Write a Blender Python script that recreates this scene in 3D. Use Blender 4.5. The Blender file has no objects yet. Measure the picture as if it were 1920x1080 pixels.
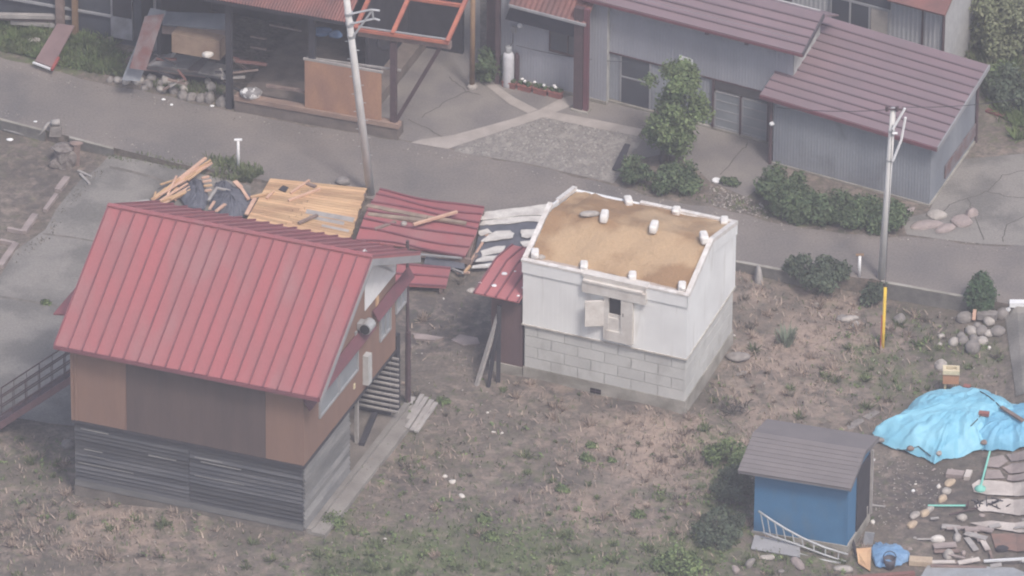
import bpy, math, random
import numpy as np
from mathutils import Vector
R = math.radians
sc = bpy.context.scene
col = sc.collection

# ------------------------------------------------------------------ camera
PITCH, ROLL, DIST, FPX = R(32.0), R(0.45), 300.0, 18600.0
CAM = np.array([0.0, -DIST*math.cos(PITCH), DIST*math.sin(PITCH)])
_r0 = np.array([1.0, 0, 0]); _u0 = np.array([0, math.sin(PITCH), math.cos(PITCH)])
FWD = np.array([0, math.cos(PITCH), -math.sin(PITCH)])
RGT = math.cos(ROLL)*_r0 + math.sin(ROLL)*_u0
UP = math.cos(ROLL)*_u0 - math.sin(ROLL)*_r0
cd = bpy.data.cameras.new("camera"); cam = bpy.data.objects.new("camera", cd); col.objects.link(cam)
cd.sensor_width = 36.0; cd.lens = FPX/1920*36.0; cd.clip_start = 1.0; cd.clip_end = 2000.0
from mathutils import Matrix
M = Matrix(((RGT[0], UP[0], -FWD[0], CAM[0]), (RGT[1], UP[1], -FWD[1], CAM[1]), (RGT[2], UP[2], -FWD[2], CAM[2]), (0, 0, 0, 1)))
cam.matrix_world = M
sc.camera = cam

# ------------------------------------------------------------------ light: hazy overcast daylight
SUN_EL, SUN_AZ = R(55), R(152)          # azimuth measured clockwise from +Y
w = bpy.data.worlds.new("World"); sc.world = w; w.use_nodes = True
nt = w.node_tree; bg = nt.nodes["Background"]
sky = nt.nodes.new("ShaderNodeTexSky"); sky.sky_type = 'NISHITA'; sky.sun_disc = False
sky.sun_elevation = SUN_EL; sky.sun_rotation = SUN_AZ; sky.air_density = 1.0; sky.dust_density = 4.0; sky.ozone_density = 1.0
nt.links.new(sky.outputs[0], bg.inputs[0]); bg.inputs[1].default_value = 0.105
sl = bpy.data.lights.new("sun", 'SUN'); sl.energy = 1.5; sl.angle = R(11); sl.color = (1.0, 0.94, 0.90)
so = bpy.data.objects.new("sun", sl); col.objects.link(so)
sd = Vector((math.sin(SUN_AZ)*math.cos(SUN_EL), math.cos(SUN_AZ)*math.cos(SUN_EL), math.sin(SUN_EL)))
so.rotation_euler = sd.to_track_quat('Z', 'Y').to_euler()
sc.view_settings.view_transform = 'Standard'; sc.view_settings.look = 'None'
sc.view_settings.exposure = 0.78; sc.view_settings.gamma = 1.0
sc.cycles.filter_width = 2.0
sc.cycles.max_bounces = 6
sc.cycles.volume_bounces = 0
sc.cycles.use_denoising = True

# ------------------------------------------------------------------ photo pixel -> place
def ray(px, py):
    d = FWD*FPX + RGT*(px-960.0) + UP*(540.0-py)
    return CAM, d/np.linalg.norm(d)
def atz(px, py, z):
    o, d = ray(px, py); t = (z-o[2])/d[2]; return o+d*t
def atY(px, py, Y):
    o, d = ray(px, py); t = (Y-o[1])/d[1]; return o+d*t
def _line(pts):
    P = np.array([atz(x, y, 0.0)[:2] for x, y in pts]); i = np.argsort(P[:, 0]); return P[i]
S_PX = [(-60,208),(0,222),(100,248),(200,274),(330,306),(450,330),(560,350),(690,372),(900,405),(1030,428),(1378,488),(1480,507),(1640,524),(1800,553),(1890,570),(2000,588)]
N_PX = [(-60,90),(0,106),(60,122),(120,140),(200,158),(330,185),(430,208),(470,216),(600,240),(745,262),(860,284),(1000,312),(1150,347),(1210,368),(1330,388),(1430,412),(1560,437),(1690,444),(1750,449),(1840,460),(1930,462),(2000,468)]
SL, NL = _line(S_PX), _line(N_PX)
def edge(L, X):
    X = np.asarray(X, float); y = np.interp(X, L[:, 0], L[:, 1])
    s0 = -0.38
    y = np.where(X < L[0, 0], L[0, 1]+(X-L[0, 0])*s0, y); y = np.where(X > L[-1, 0], L[-1, 1]+(X-L[-1, 0])*s0, y)
    return y
_DX = np.array([(0-960)/62., (110-960)/62., (400-960)/62., (450-960)/62., (690-960)/62., (1200-960)/62., (1378-960)/62., (1640-960)/62., (1800-960)/62., (1880-960)/62., (1910-960)/62.])
_DV = np.array([.36, .34, .07, .08, .1, .2, .3, .55, .5, .4, .12])
def drop(X): return np.interp(X, _DX, _DV)
def h(X, Y):
    X = np.asarray(X, float); Y = np.asarray(Y, float)
    o = Y-edge(SL, X)
    n = .03*(np.sin(.9*X+1.3*Y)+np.sin(1.7*X-.8*Y+2))*np.clip(-o*.5, 0, 1)
    a = np.clip(-o/.02, 0, 1)
    return a*(-drop(X)+n)
def G(px, py, dz=0.0):
    z = 0.0
    for _ in range(12):
        p = atz(px, py, z+dz); z = .5*z+.5*float(h(p[0], p[1]))
    return p
class Fr:
    """a building's own frame: base corner, two level directions (metres), up"""
    def __init__(s, o, a, b, za=None):
        s.O = np.array(o); d = np.array(a)-s.O; d[2] = 0; s.LU = np.linalg.norm(d); s.U = d/s.LU
        d = np.array(b); d[2] = 0; s.LV = np.linalg.norm(d); s.V = d/s.LV; s.K = np.array([0, 0, 1.0])
    def __call__(s, u, v, z): return s.O+s.U*u+s.V*v+s.K*z
    def hit(s, px, py, u=None, v=None, z=None):
        o, d = ray(px, py); r = o-s.O
        ax = [s.U, s.V, s.K]; val = [u, v, z]; k = [i for i in range(3) if val[i] is not None][0]
        f = [i for i in range(3) if i != k]
        A = np.array([ax[f[0]], ax[f[1]], -d]).T; x = np.linalg.solve(A, r-ax[k]*val[k])
        out = [0, 0, 0]; out[k] = val[k]; out[f[0]] = x[0]; out[f[1]] = x[1]
        return out

# ------------------------------------------------------------------ materials
MATS = {}
def mat(name, c, rough=.85, c2=None, scale=3.0, island=0.0, bump=0.0, bscale=20.0, spec=.3, metal=0.0, stretch=None, detail=6.0, lo=.35, hi=.65, fine=.12, fscale=30.0, stain=None, sstretch=None):
    """base colour c mottled towards c2 by noise, each loose piece a little lighter or darker by `island`"""
    if name in MATS: return MATS[name]
    m = bpy.data.materials.new(name); m.use_nodes = True; t = m.node_tree; N = t.nodes; L = t.links
    b = N["Principled BSDF"]; b.inputs["Roughness"].default_value = rough; b.inputs["Metallic"].default_value = metal
    b.inputs["Specular IOR Level"].default_value = spec
    tc = N.new("ShaderNodeTexCoord"); vec = tc.outputs["Object"]
    if stretch:
        mp = N.new("ShaderNodeMapping"); mp.inputs["Scale"].default_value = stretch; L.new(vec, mp.inputs[0]); vec = mp.outputs[0]
    c2 = c2 or tuple(x*.75 for x in c)
    no = N.new("ShaderNodeTexNoise"); no.inputs["Scale"].default_value = scale; no.inputs["Detail"].default_value = detail; L.new(vec, no.inputs["Vector"])
    mr = N.new("ShaderNodeMapRange"); mr.inputs[1].default_value = lo; mr.inputs[2].default_value = hi; L.new(no.outputs[0], mr.inputs[0])
    mx = N.new("ShaderNodeMix"); mx.data_type = 'RGBA'; mx.inputs[6].default_value = (*c, 1); mx.inputs[7].default_value = (*c2, 1); L.new(mr.outputs[0], mx.inputs[0])
    cur = mx.outputs[2]
    if stain:
        sc_, s_scale, s_lo, s_hi, s_amt = stain; v3 = tc.outputs["Object"]
        if sstretch: m4 = N.new("ShaderNodeMapping"); m4.inputs["Scale"].default_value = sstretch; L.new(v3, m4.inputs[0]); v3 = m4.outputs[0]
        n4 = N.new("ShaderNodeTexNoise"); n4.inputs["Scale"].default_value = s_scale; n4.inputs["Detail"].default_value = 8; n4.inputs["Distortion"].default_value = .4; L.new(v3, n4.inputs["Vector"])
        r4 = N.new("ShaderNodeMapRange"); r4.inputs[1].default_value = s_lo; r4.inputs[2].default_value = s_hi; r4.inputs[4].default_value = s_amt; L.new(n4.outputs[0], r4.inputs[0])
        x4 = N.new("ShaderNodeMix"); x4.data_type = 'RGBA'; x4.inputs[7].default_value = (*sc_, 1); L.new(r4.outputs[0], x4.inputs[0]); L.new(cur, x4.inputs[6]); cur = x4.outputs[2]
    val = None
    if fine:
        n2 = N.new("ShaderNodeTexNoise"); n2.inputs["Scale"].default_value = fscale; n2.inputs["Detail"].default_value = 4; L.new(vec, n2.inputs["Vector"])
        m2 = N.new("ShaderNodeMapRange"); m2.inputs[1].default_value = .25; m2.inputs[2].default_value = .75; m2.inputs[3].default_value = 1-fine; m2.inputs[4].default_value = 1+fine; L.new(n2.outputs[0], m2.inputs[0]); val = m2.outputs[0]
    if island:
        ge = N.new("ShaderNodeNewGeometry"); m3 = N.new("ShaderNodeMapRange"); m3.inputs[3].default_value = 1-island; m3.inputs[4].default_value = 1+island; L.new(ge.outputs["Random Per Island"], m3.inputs[0])
        if val:
            mm = N.new("ShaderNodeMath"); mm.operation = 'MULTIPLY'; L.new(val, mm.inputs[0]); L.new(m3.outputs[0], mm.inputs[1]); val = mm.outputs[0]
        else: val = m3.outputs[0]
    if val:
        hs = N.new("ShaderNodeHueSaturation"); L.new(val, hs.inputs["Value"]); L.new(cur, hs.inputs["Color"]); cur = hs.outputs[0]
    L.new(cur, b.inputs["Base Color"])
    if bump:
        bn = N.new("ShaderNodeTexNoise"); bn.inputs["Scale"].default_value = bscale; bn.inputs["Detail"].default_value = 5; L.new(vec, bn.inputs["Vector"])
        bp = N.new("ShaderNodeBump"); bp.inputs["Strength"].default_value = bump; bp.inputs["Distance"].default_value = .05; L.new(bn.outputs[0], bp.inputs["Height"]); L.new(bp.outputs[0], b.inputs["Normal"])
    MATS[name] = m; return m
def leafmat(name, c, c2, island=.45):
    """leaves: each leaf its own tint between two greens"""
    if name in MATS: return MATS[name]
    m = bpy.data.materials.new(name); m.use_nodes = True; t = m.node_tree; N = t.nodes; L = t.links
    b = N["Principled BSDF"]; b.inputs["Roughness"].default_value = .7; b.inputs["Specular IOR Level"].default_value = .2
    ge = N.new("ShaderNodeNewGeometry"); mx = N.new("ShaderNodeMix"); mx.data_type = 'RGBA'
    mx.inputs[6].default_value = (*c, 1); mx.inputs[7].default_value = (*c2, 1); L.new(ge.outputs["Random Per Island"], mx.inputs[0])
    tc = N.new("ShaderNodeTexCoord"); no = N.new("ShaderNodeTexNoise"); no.inputs["Scale"].default_value = 2.2; no.inputs["Detail"].default_value = 3; L.new(tc.outputs["Object"], no.inputs["Vector"])
    m3 = N.new("ShaderNodeMapRange"); m3.inputs[1].default_value = .35; m3.inputs[2].default_value = .65; m3.inputs[3].default_value = 1-island; m3.inputs[4].default_value = 1+island; L.new(no.outputs[0], m3.inputs[0])
    hs = N.new("ShaderNodeHueSaturation"); L.new(m3.outputs[0], hs.inputs["Value"]); L.new(mx.outputs[2], hs.inputs["Color"]); L.new(hs.outputs[0], b.inputs["Base Color"])
    MATS[name] = m; return m

# ------------------------------------------------------------------ mesh helpers
class MB:
    def __init__(s): s.v = []; s.f = []; s.n = 0
    def add(s, vs, fs):
        k = s.n; vs = [tuple(map(float, p)) for p in vs]
        s.v += vs; s.n += len(vs); s.f += [tuple(i+k for i in f) for f in fs]; return s
    def hexa(s, p): return s.add(p, [(0,3,2,1),(4,5,6,7),(0,1,5,4),(1,2,6,5),(2,3,7,6),(3,0,4,7)])
    def box(s, F, u0, u1, v0, v1, z0, z1):
        return s.hexa([F(u0,v0,z0),F(u1,v0,z0),F(u1,v1,z0),F(u0,v1,z0),F(u0,v0,z1),F(u1,v0,z1),F(u1,v1,z1),F(u0,v1,z1)])
    def prism(s, pts, off):
        n = len(pts); off = np.array(off); a = [np.array(p) for p in pts]; b = [p+off for p in a]
        return s.add(a+b, [tuple(range(n-1, -1, -1)), tuple(range(n, 2*n))]+[(i, (i+1) % n, n+(i+1) % n, n+i) for i in range(n)])
    def quadslab(s, a, b, c, d, t):
        a, b, c, d = map(np.array, (a, b, c, d)); n = np.cross(b-a, d-a); n = n/np.linalg.norm(n)*t
        return s.hexa([a-n, b-n, c-n, d-n, a, b, c, d])
    def beam(s, p, q, w, hh, up=(0, 0, 1), w2=None, h2=None):
        p, q = np.array(p, float), np.array(q, float); d = q-p; d /= np.linalg.norm(d); up = np.array(up, float)
        if abs(np.dot(d, up)) > .97: up = np.array([0, 1.0, 0])
        x = np.cross(d, up); x /= np.linalg.norm(x); y = np.cross(x, d); w2 = w2 or w; h2 = h2 or hh
        P = []
        for c, ww, h_ in ((p, w, hh), (q, w2, h2)):
            P += [c-x*ww/2-y*h_/2, c+x*ww/2-y*h_/2, c+x*ww/2+y*h_/2, c-x*ww/2+y*h_/2]
        return s.add(P, [(0,3,2,1),(4,5,6,7),(0,1,5,4),(1,2,6,5),(2,3,7,6),(3,0,4,7)])
    def tube(s, pts, r, n=8, r2=None, cap=True):
        pts = [np.array(p, float) for p in pts]; m = len(pts); V = []; r2 = r if r2 is None else r2
        for i, p in enumerate(pts):
            d = pts[min(i+1, m-1)]-pts[max(i-1, 0)]; d = d/np.linalg.norm(d); a = np.array([0, 0, 1.0]) if abs(d[2]) < .9 else np.array([1.0, 0, 0])
            x = np.cross(d, a); x /= np.linalg.norm(x); y = np.cross(d, x); rr = r+(r2-r)*i/(m-1)
            V += [p+(x*math.cos(2*math.pi*k/n)+y*math.sin(2*math.pi*k/n))*rr for k in range(n)]
        Fc = [(i*n+k, i*n+(k+1) % n, (i+1)*n+(k+1) % n, (i+1)*n+k) for i in range(m-1) for k in range(n)]
        if cap: Fc += [tuple(range(n-1, -1, -1)), tuple(range((m-1)*n, m*n))]
        return s.add(V, Fc)
    def lathe(s, c, prof, n=16):
        V = []; c = np.array(c, float)
        for r, z in prof: V += [c+np.array([r*math.cos(2*math.pi*k/n), r*math.sin(2*math.pi*k/n), z]) for k in range(n)]
        m = len(prof); Fc = [(i*n+k, i*n+(k+1) % n, (i+1)*n+(k+1) % n, (i+1)*n+k) for i in range(m-1) for k in range(n)]
        return s.add(V, Fc+[tuple(range(n-1, -1, -1)), tuple(range((m-1)*n, m*n))])
    def lump(s, c, rx, ry, rz, rot=0.0, p=.55):
        V, Fc = ICO; P = []
        for q in V:
            q = np.sign(q)*np.abs(q)**p*np.array([rx, ry, rz]); P.append(np.array(c)+np.array([q[0]*math.cos(rot)-q[1]*math.sin(rot), q[0]*math.sin(rot)+q[1]*math.cos(rot), q[2]]))
        return s.add(P, Fc)
    def rock(s, c, rx, ry, rz, rng, rot=0.0, jag=.18):
        V, Fc = ICO; c = np.array(c, float); P = []
        ph = rng.uniform(0, 6, 6)
        for p in V:
            k = 1+jag*(math.sin(2.3*p[0]+ph[0])+math.sin(2.9*p[1]+ph[1])+math.sin(2.5*p[2]+ph[2]))/1.6+rng.uniform(-.05, .05)
            q = np.array([p[0]*rx, p[1]*ry, p[2]*rz])*k
            P.append(c+np.array([q[0]*math.cos(rot)-q[1]*math.sin(rot), q[0]*math.sin(rot)+q[1]*math.cos(rot), q[2]]))
        return s.add(P, Fc)
    def corr(s, p0, p1, z0a, z1a, z0b, z1b, nrm, pitch=.10, amp=.0045):
        """vertical corrugations from p0 to p1 (level points), bottom z0a..z0b, top z1a..z1b"""
        p0, p1 = np.array(p0, float), np.array(p1, float); nrm = np.array(nrm, float); Ln = np.linalg.norm((p1-p0)[:2]); n = max(2, int(Ln/pitch))*4
        V = []
        for i in range(n+1):
            t = i/n; o = nrm*amp*(1, .6, -1, -.6)[i % 4] if False else nrm*amp*math.sin(i*math.pi/2+.6)
            q = p0+(p1-p0)*t+o
            V += [(q[0], q[1], z0a+(z0b-z0a)*t), (q[0], q[1], z1a+(z1b-z1a)*t)]
        return s.add(V, [(2*i, 2*i+2, 2*i+3, 2*i+1) for i in range(n)])
    def boards(s, a, b, c, d, n, t, rng, jit=.25, flip=1, tilt=.5, nrm=None):
        """n lapped boards filling the quad a b (bottom) c d (top)"""
        a, b, c, d = map(lambda q: np.array(q, float), (a, b, c, d)); N = np.cross(b-a, d-a); N = N/np.linalg.norm(N)*flip
        for i in range(n):
            f0, f1 = i/n, (i+1)/n
            l0, l1, r0, r1 = a+(d-a)*f0, a+(d-a)*f1, b+(c-b)*f0, b+(c-b)*f1
            k = t*(1+rng.uniform(-jit, jit)); o0 = N*k; o1 = N*k*(1-tilt)
            e = N*t*.02*rng.uniform(-1, 1)
            s.hexa([l0, r0, r0+o0+e, l0+o0-e, l1, r1, r1+o1, l1+o1])
        return s
    def leaves(s, blobs, n, size, rng, shell=.5, flat=.3, asp=.55):
        B = np.array(blobs, float); vol = B[:, 3]*B[:, 4]*B[:, 5]; pick = rng.choice(len(B), n, p=vol/vol.sum()); b = B[pick]
        d = rng.normal(size=(n, 3)); d /= np.linalg.norm(d, axis=1)[:, None]; r = shell+(1-shell)*rng.random(n)**.6; r *= rng.uniform(.8, 1.12, n)*np.where(rng.random(n) < .1, rng.uniform(1, 1.3, n), 1)
        c = b[:, :3]+d*r[:, None]*b[:, 3:6]
        nr = d*.8+rng.normal(size=(n, 3))*.55; nr[:, 2] += flat; nr /= np.linalg.norm(nr, axis=1)[:, None]
        a = np.cross(nr, rng.normal(size=(n, 3))); a /= np.linalg.norm(a, axis=1)[:, None]; e = np.cross(nr, a)
        sz = size*rng.uniform(.45, 1.6, n)[:, None]; a *= sz; e *= sz*asp
        V = np.stack([c-a, c+e*.9-a*.1, c+a, c-e*.9-a*.1], 1).reshape(-1, 3)
        k = s.n; s.v += [tuple(p) for p in V.tolist()]; s.n += len(V); s.f += [(k+4*i, k+4*i+1, k+4*i+2, k+4*i+3) for i in range(n)]
        return s
    def build(s, name, m, parent=None, base=None, smooth=False):
        me = bpy.data.meshes.new(name)
        b = np.array(parent.location if parent is not None else (base if base is not None else (0, 0, 0)), float)
        if parent is not None and parent.parent is not None: b = b+np.array(parent.parent.location)
        V = np.array(s.v, float)
        if base is not None and parent is not None:
            b = b
        me.from_pydata((V-b).tolist(), [], s.f); me.materials.append(m); me.validate()
        if smooth: me.polygons.foreach_set("use_smooth", [True]*len(me.polygons))
        o = bpy.data.objects.new(name, me); col.objects.link(o)
        if parent is not None: o.parent = parent
        else: o.location = tuple(b)
        return o
    def solo(s, name, m, label, cat, group=None, smooth=False):
        V = np.array(s.v); base = np.array([V[:, 0].mean(), V[:, 1].mean(), V[:, 2].min()])
        return tag(s.build(name, m, None, base, smooth), label, cat, group)
def _ico():
    t = (1+5**.5)/2
    V = [np.array(p)/math.sqrt(1+t*t) for p in ((-1,t,0),(1,t,0),(-1,-t,0),(1,-t,0),(0,-1,t),(0,1,t),(0,-1,-t),(0,1,-t),(t,0,-1),(t,0,1),(-t,0,-1),(-t,0,1))]
    Fc = [(0,11,5),(0,5,1),(0,1,7),(0,7,10),(0,10,11),(1,5,9),(5,11,4),(11,10,2),(10,7,6),(7,1,8),(3,9,4),(3,4,2),(3,2,6),(3,6,8),(3,8,9),(4,9,5),(2,4,11),(6,2,10),(8,6,7),(9,8,1)]
    for _ in range(2):
        mid = {}; out = []
        def m(i, j):
            k = (min(i, j), max(i, j))
            if k not in mid:
                q = V[i]+V[j]; V.append(q/np.linalg.norm(q)); mid[k] = len(V)-1
            return mid[k]
        for a, b, c in Fc:
            x, y, z = m(a, b), m(b, c), m(c, a); out += [(a,x,z),(b,y,x),(c,z,y),(x,y,z)]
        Fc = out
    return V, Fc
ICO = _ico()
def tag(o, label, cat, group=None):
    o["label"] = label; o["category"] = cat
    if group: o["group"] = group
    return o
def thing(name, loc, label, cat, group=None):
    o = bpy.data.objects.new(name, None); col.objects.link(o); o.location = tuple(map(float, loc)); o.empty_display_size = .2
    return tag(o, label, cat, group)
def setting(o, kind="structure"): o["kind"] = kind; return o
def rg(k): return np.random.default_rng(k)
# ------------------------------------------------------------------ palette
RED = mat("faded_red_paint", (.36,.112,.12), .6, (.31,.12,.125), 1.1, fine=.08, stretch=(1,.35,.35), spec=.3, stain=((.30,.20,.195), .9, .52, .74, .4), sstretch=(1,.5,.5))
RED2 = mat("shaded_red_paint", (.235,.085,.10), .6, (.19,.075,.09), 1.5, fine=.08)  # roof red darkened so the ribs carry their shadow lines in the colour
REDDK = mat("dark_red_paint", (.17,.065,.08), .6, (.13,.06,.07), 2)
RUST = mat("rusty_roofing", (.25,.115,.10), .85, (.15,.085,.08), 1.2, bump=.2, fine=.2)
WHITEW = mat("white_wall_board", (.84,.845,.83), .7, (.74,.74,.73), .8, fine=.03, stain=((.52,.50,.46), 2.2, .56, .75, .55), sstretch=(1.6,1.6,.22))
WHITEP = mat("white_plaster", (.66,.63,.59), .85, (.54,.50,.46), 3, fine=.08, bump=.2, island=.06)
COPING = mat("white_coping", (.74,.71,.68), .8, (.56,.52,.48), 5, fine=.1)
BLOCK = mat("concrete_block", (.58,.575,.55), .9, (.50,.495,.475), 1.0, fine=.09, island=.05, stain=((.34,.33,.31), 1.5, .56, .75, .6), sstretch=(1,1,.5), bump=.15)
MORTAR = mat("mortar", (.50,.495,.475), .95)
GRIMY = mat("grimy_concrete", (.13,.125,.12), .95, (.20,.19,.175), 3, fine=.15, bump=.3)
BARNBASE = mat("earthy_footing", (.20,.175,.155), .95, (.13,.115,.10), 2, fine=.15, bump=.3)
APRON = mat("apron_concrete", (.29,.27,.25), .95, (.20,.185,.17), 1.2, fine=.12, bump=.2)
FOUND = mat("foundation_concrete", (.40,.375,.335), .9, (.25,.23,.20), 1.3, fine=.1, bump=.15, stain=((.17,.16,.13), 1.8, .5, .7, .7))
CLAY = mat("roof_clay", (.30,.185,.10), .95, (.45,.315,.19), .55, bump=.8, bscale=9, fine=.14, lo=.43, hi=.57)
PLY = mat("brown_board", (.255,.155,.115), .75, (.22,.135,.105), 2.0, stretch=(1,1,.12), fine=.05)
PLYDK = mat("dark_brown_board", (.12,.086,.078), .75, (.095,.07,.066), 3.0, stretch=(1,1,.1), fine=.08)
SIDING = mat("weathered_siding", (.055,.058,.066), .85, (.085,.085,.09), 3, island=.35, stretch=(.2,.2,1), fine=.15)
SIDINGP = mat("pale_weathered_siding", (.20,.195,.19), .85, (.13,.13,.13), 3, island=.3, stretch=(.25,.25,1), fine=.15)
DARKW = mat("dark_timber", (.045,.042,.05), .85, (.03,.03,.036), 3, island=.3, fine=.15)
BLACK = mat("dark_recess", (.012,.012,.014), .9)
GREYTRIM = mat("grey_trim", (.33,.33,.34), .7, (.27,.27,.28), 1.5)
GREYCORR = mat("grey_corrugated_sheet", (.36,.37,.41), .6, (.30,.31,.345), .8, stretch=(1,1,.25), fine=.07, bump=.05)
GREYCORR2 = mat("old_corrugated_sheet", (.205,.222,.252), .65, (.285,.30,.325), .7, stretch=(1,1,.3), fine=.1, lo=.42, hi=.62, stain=((.16,.165,.18), .9, .55, .7, .6))
PURPLE = mat("purple_brown_roofing", (.24,.17,.185), .6, (.21,.158,.17), .9, fine=.05, island=.06)
SHINGLE = mat("grey_brown_roofing", (.19,.17,.17), .7, (.165,.15,.15), 1.5, fine=.06, island=.05)
BLUEW = mat("blue_painted_board", (.06,.18,.33), .65, (.05,.16,.30), 1.5, fine=.06, stain=((.10,.17,.24), 1.6, .55, .75, .6), sstretch=(1,1,.4))
ORANGE = mat("orange_painted_steel", (.46,.16,.10), .6, (.34,.12,.09), 3)
OCHRE = mat("ochre_painted_pole", (.27,.175,.10), .7, (.22,.14,.09), 4)
STEELBR = mat("brown_steel", (.10,.065,.07), .6, (.075,.05,.055), 4)
POLE = mat("pole_concrete", (.64,.63,.61), .85, (.56,.55,.53), 2, fine=.05)
GALV = mat("galvanised_steel", (.36,.365,.365), .45, (.44,.45,.46), 3, metal=.25)
GLASS = mat("dark_glass", (.07,.08,.095), .12, (.05,.055,.07), .8, spec=.6, fine=0)
PALEGL = mat("frosted_glass", (.27,.29,.31), .35, (.21,.23,.25), 1.5, spec=.5, fine=0)
NEWWOOD = mat("fresh_boards", (.60,.40,.23), .8, (.47,.29,.17), 2.5, island=.22, stretch=(.25,1,1), fine=.1)
NEWWOOD2 = mat("pink_battens", (.62,.41,.30), .8, (.50,.31,.23), 3, island=.25, fine=.1)
OLDWOOD = mat("old_timber", (.26,.19,.165), .9, (.18,.135,.12), 4, island=.25, fine=.15)
GREYWOOD = mat("silvered_timber", (.38,.355,.335), .9, (.29,.27,.26), 4, island=.2, fine=.12)
PAPER = mat("tar_paper", (.085,.09,.11), .8, (.12,.125,.15), 3, bump=.4, bscale=6)
STONE = mat("field_stone", (.26,.235,.22), .95, (.17,.155,.145), 6, island=.22, bump=.4, bscale=12)
STONEP = mat("pale_stone", (.42,.385,.35), .95, (.28,.255,.235), 6, island=.2, bump=.4, bscale=12)
TARP = mat("blue_tarpaulin", (.19,.47,.62), .5, (.26,.55,.68), 1.4, fine=.06, spec=.35, bump=.35, bscale=5)
TARP2 = mat("faded_blue_tarpaulin", (.13,.26,.44), .6, (.20,.33,.50), 3, fine=.06)
YELLOW = mat("yellow_plastic", (.78,.52,.06), .5, fine=.03)
ORANGEP = mat("orange_plastic", (.50,.26,.15), .6, (.44,.22,.13), 4)
CREAM = mat("cream_metal", (.72,.62,.42), .5)
MINT = mat("mint_painted_metal", (.24,.60,.50), .5, (.20,.52,.44), 3)
WHITE = mat("white_paint", (.80,.80,.80), .5, (.74,.74,.74), 3)
TERRA = mat("terracotta_box", (.30,.12,.10), .8, (.24,.10,.09), 4)
PETAL = mat("white_petals", (.82,.80,.78), .8)
CABLE = mat("dark_cable", (.05,.05,.055), .6)
TILE_RED = mat("rust_red_panel", (.24,.085,.08), .8, (.18,.08,.075), 3)
ORPLY = mat("weathered_orange_ply", (.42,.235,.145), .8, (.30,.17,.125), 1.6, stretch=(1,1,.35), fine=.1)
PINKC = mat("pinkish_concrete", (.38,.315,.295), .9, (.24,.20,.19), 1.6, fine=.15)
PALEC = mat("pale_slab", (.64,.58,.53), .85, (.40,.35,.32), 1.3, fine=.12)
L_TREE = leafmat("tree_leaves", (.10,.145,.06), (.165,.205,.095), .3)
L_BUSH = leafmat("bush_leaves", (.062,.098,.05), (.12,.155,.078), .32)
L_DARK = leafmat("dark_shrub_leaves", (.058,.08,.055), (.10,.122,.08), .3)
L_CONE = leafmat("clipped_shrub_leaves", (.045,.085,.04), (.075,.12,.06), .25)
L_LIGHT = leafmat("pale_leaves", (.13,.15,.08), (.19,.20,.125), .3)
L_WEED = leafmat("weed_leaves", (.085,.13,.05), (.16,.20,.085))
L_DRY = leafmat("dry_brush", (.13,.105,.08), (.22,.175,.14))
BARK = mat("bark", (.10,.085,.075), .95, (.07,.06,.055), 6, bump=.4)

# ------------------------------------------------------------------ the ground
# patches of growth and bare soil, plus contact shade painted dark along wall feet: (px, py, rx, ry, straw, green, dark)
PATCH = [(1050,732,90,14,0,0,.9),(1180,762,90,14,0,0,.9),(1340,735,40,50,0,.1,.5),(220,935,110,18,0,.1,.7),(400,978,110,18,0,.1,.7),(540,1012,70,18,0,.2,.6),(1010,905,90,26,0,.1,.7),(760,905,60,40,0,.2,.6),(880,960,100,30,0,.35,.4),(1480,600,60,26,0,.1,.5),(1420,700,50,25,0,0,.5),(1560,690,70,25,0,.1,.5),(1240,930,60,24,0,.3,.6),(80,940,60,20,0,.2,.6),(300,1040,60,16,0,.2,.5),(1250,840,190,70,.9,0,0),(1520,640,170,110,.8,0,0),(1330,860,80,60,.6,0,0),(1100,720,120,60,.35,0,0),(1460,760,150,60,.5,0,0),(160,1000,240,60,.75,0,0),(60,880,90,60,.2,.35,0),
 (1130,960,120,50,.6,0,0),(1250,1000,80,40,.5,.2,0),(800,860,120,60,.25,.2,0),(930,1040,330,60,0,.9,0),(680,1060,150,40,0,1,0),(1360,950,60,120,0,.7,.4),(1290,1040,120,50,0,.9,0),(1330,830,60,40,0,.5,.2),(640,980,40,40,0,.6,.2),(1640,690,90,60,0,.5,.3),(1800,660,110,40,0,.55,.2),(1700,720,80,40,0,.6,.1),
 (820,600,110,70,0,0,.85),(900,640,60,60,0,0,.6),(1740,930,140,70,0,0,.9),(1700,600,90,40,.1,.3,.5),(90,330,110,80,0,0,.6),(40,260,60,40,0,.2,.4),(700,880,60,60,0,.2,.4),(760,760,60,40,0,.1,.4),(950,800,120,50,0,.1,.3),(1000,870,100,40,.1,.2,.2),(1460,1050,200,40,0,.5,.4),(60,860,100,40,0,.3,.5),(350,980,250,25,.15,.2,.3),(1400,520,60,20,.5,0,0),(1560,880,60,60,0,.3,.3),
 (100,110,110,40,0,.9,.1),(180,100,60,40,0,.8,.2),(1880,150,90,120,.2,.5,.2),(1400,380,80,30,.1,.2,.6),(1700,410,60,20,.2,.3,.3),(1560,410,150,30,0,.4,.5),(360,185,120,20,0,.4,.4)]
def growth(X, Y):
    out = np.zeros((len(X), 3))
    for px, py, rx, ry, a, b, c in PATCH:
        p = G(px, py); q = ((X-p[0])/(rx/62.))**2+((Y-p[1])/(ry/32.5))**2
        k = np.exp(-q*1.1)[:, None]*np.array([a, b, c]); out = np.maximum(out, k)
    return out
xs = np.unique(np.concatenate([np.linspace(-200, -20, 13), np.arange(-20, 20.01, .25), np.linspace(20, 200, 13)]))
off = np.unique(np.concatenate([np.linspace(-190, -20, 10), np.arange(-20, -.2, .25), [-.02], [0.0], np.arange(.25, 24, .5), np.linspace(24, 190, 10)]))
ed = edge(SL, xs); XX = np.repeat(xs[:, None], len(off), 1); YY = ed[:, None]+off[None, :]
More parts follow.
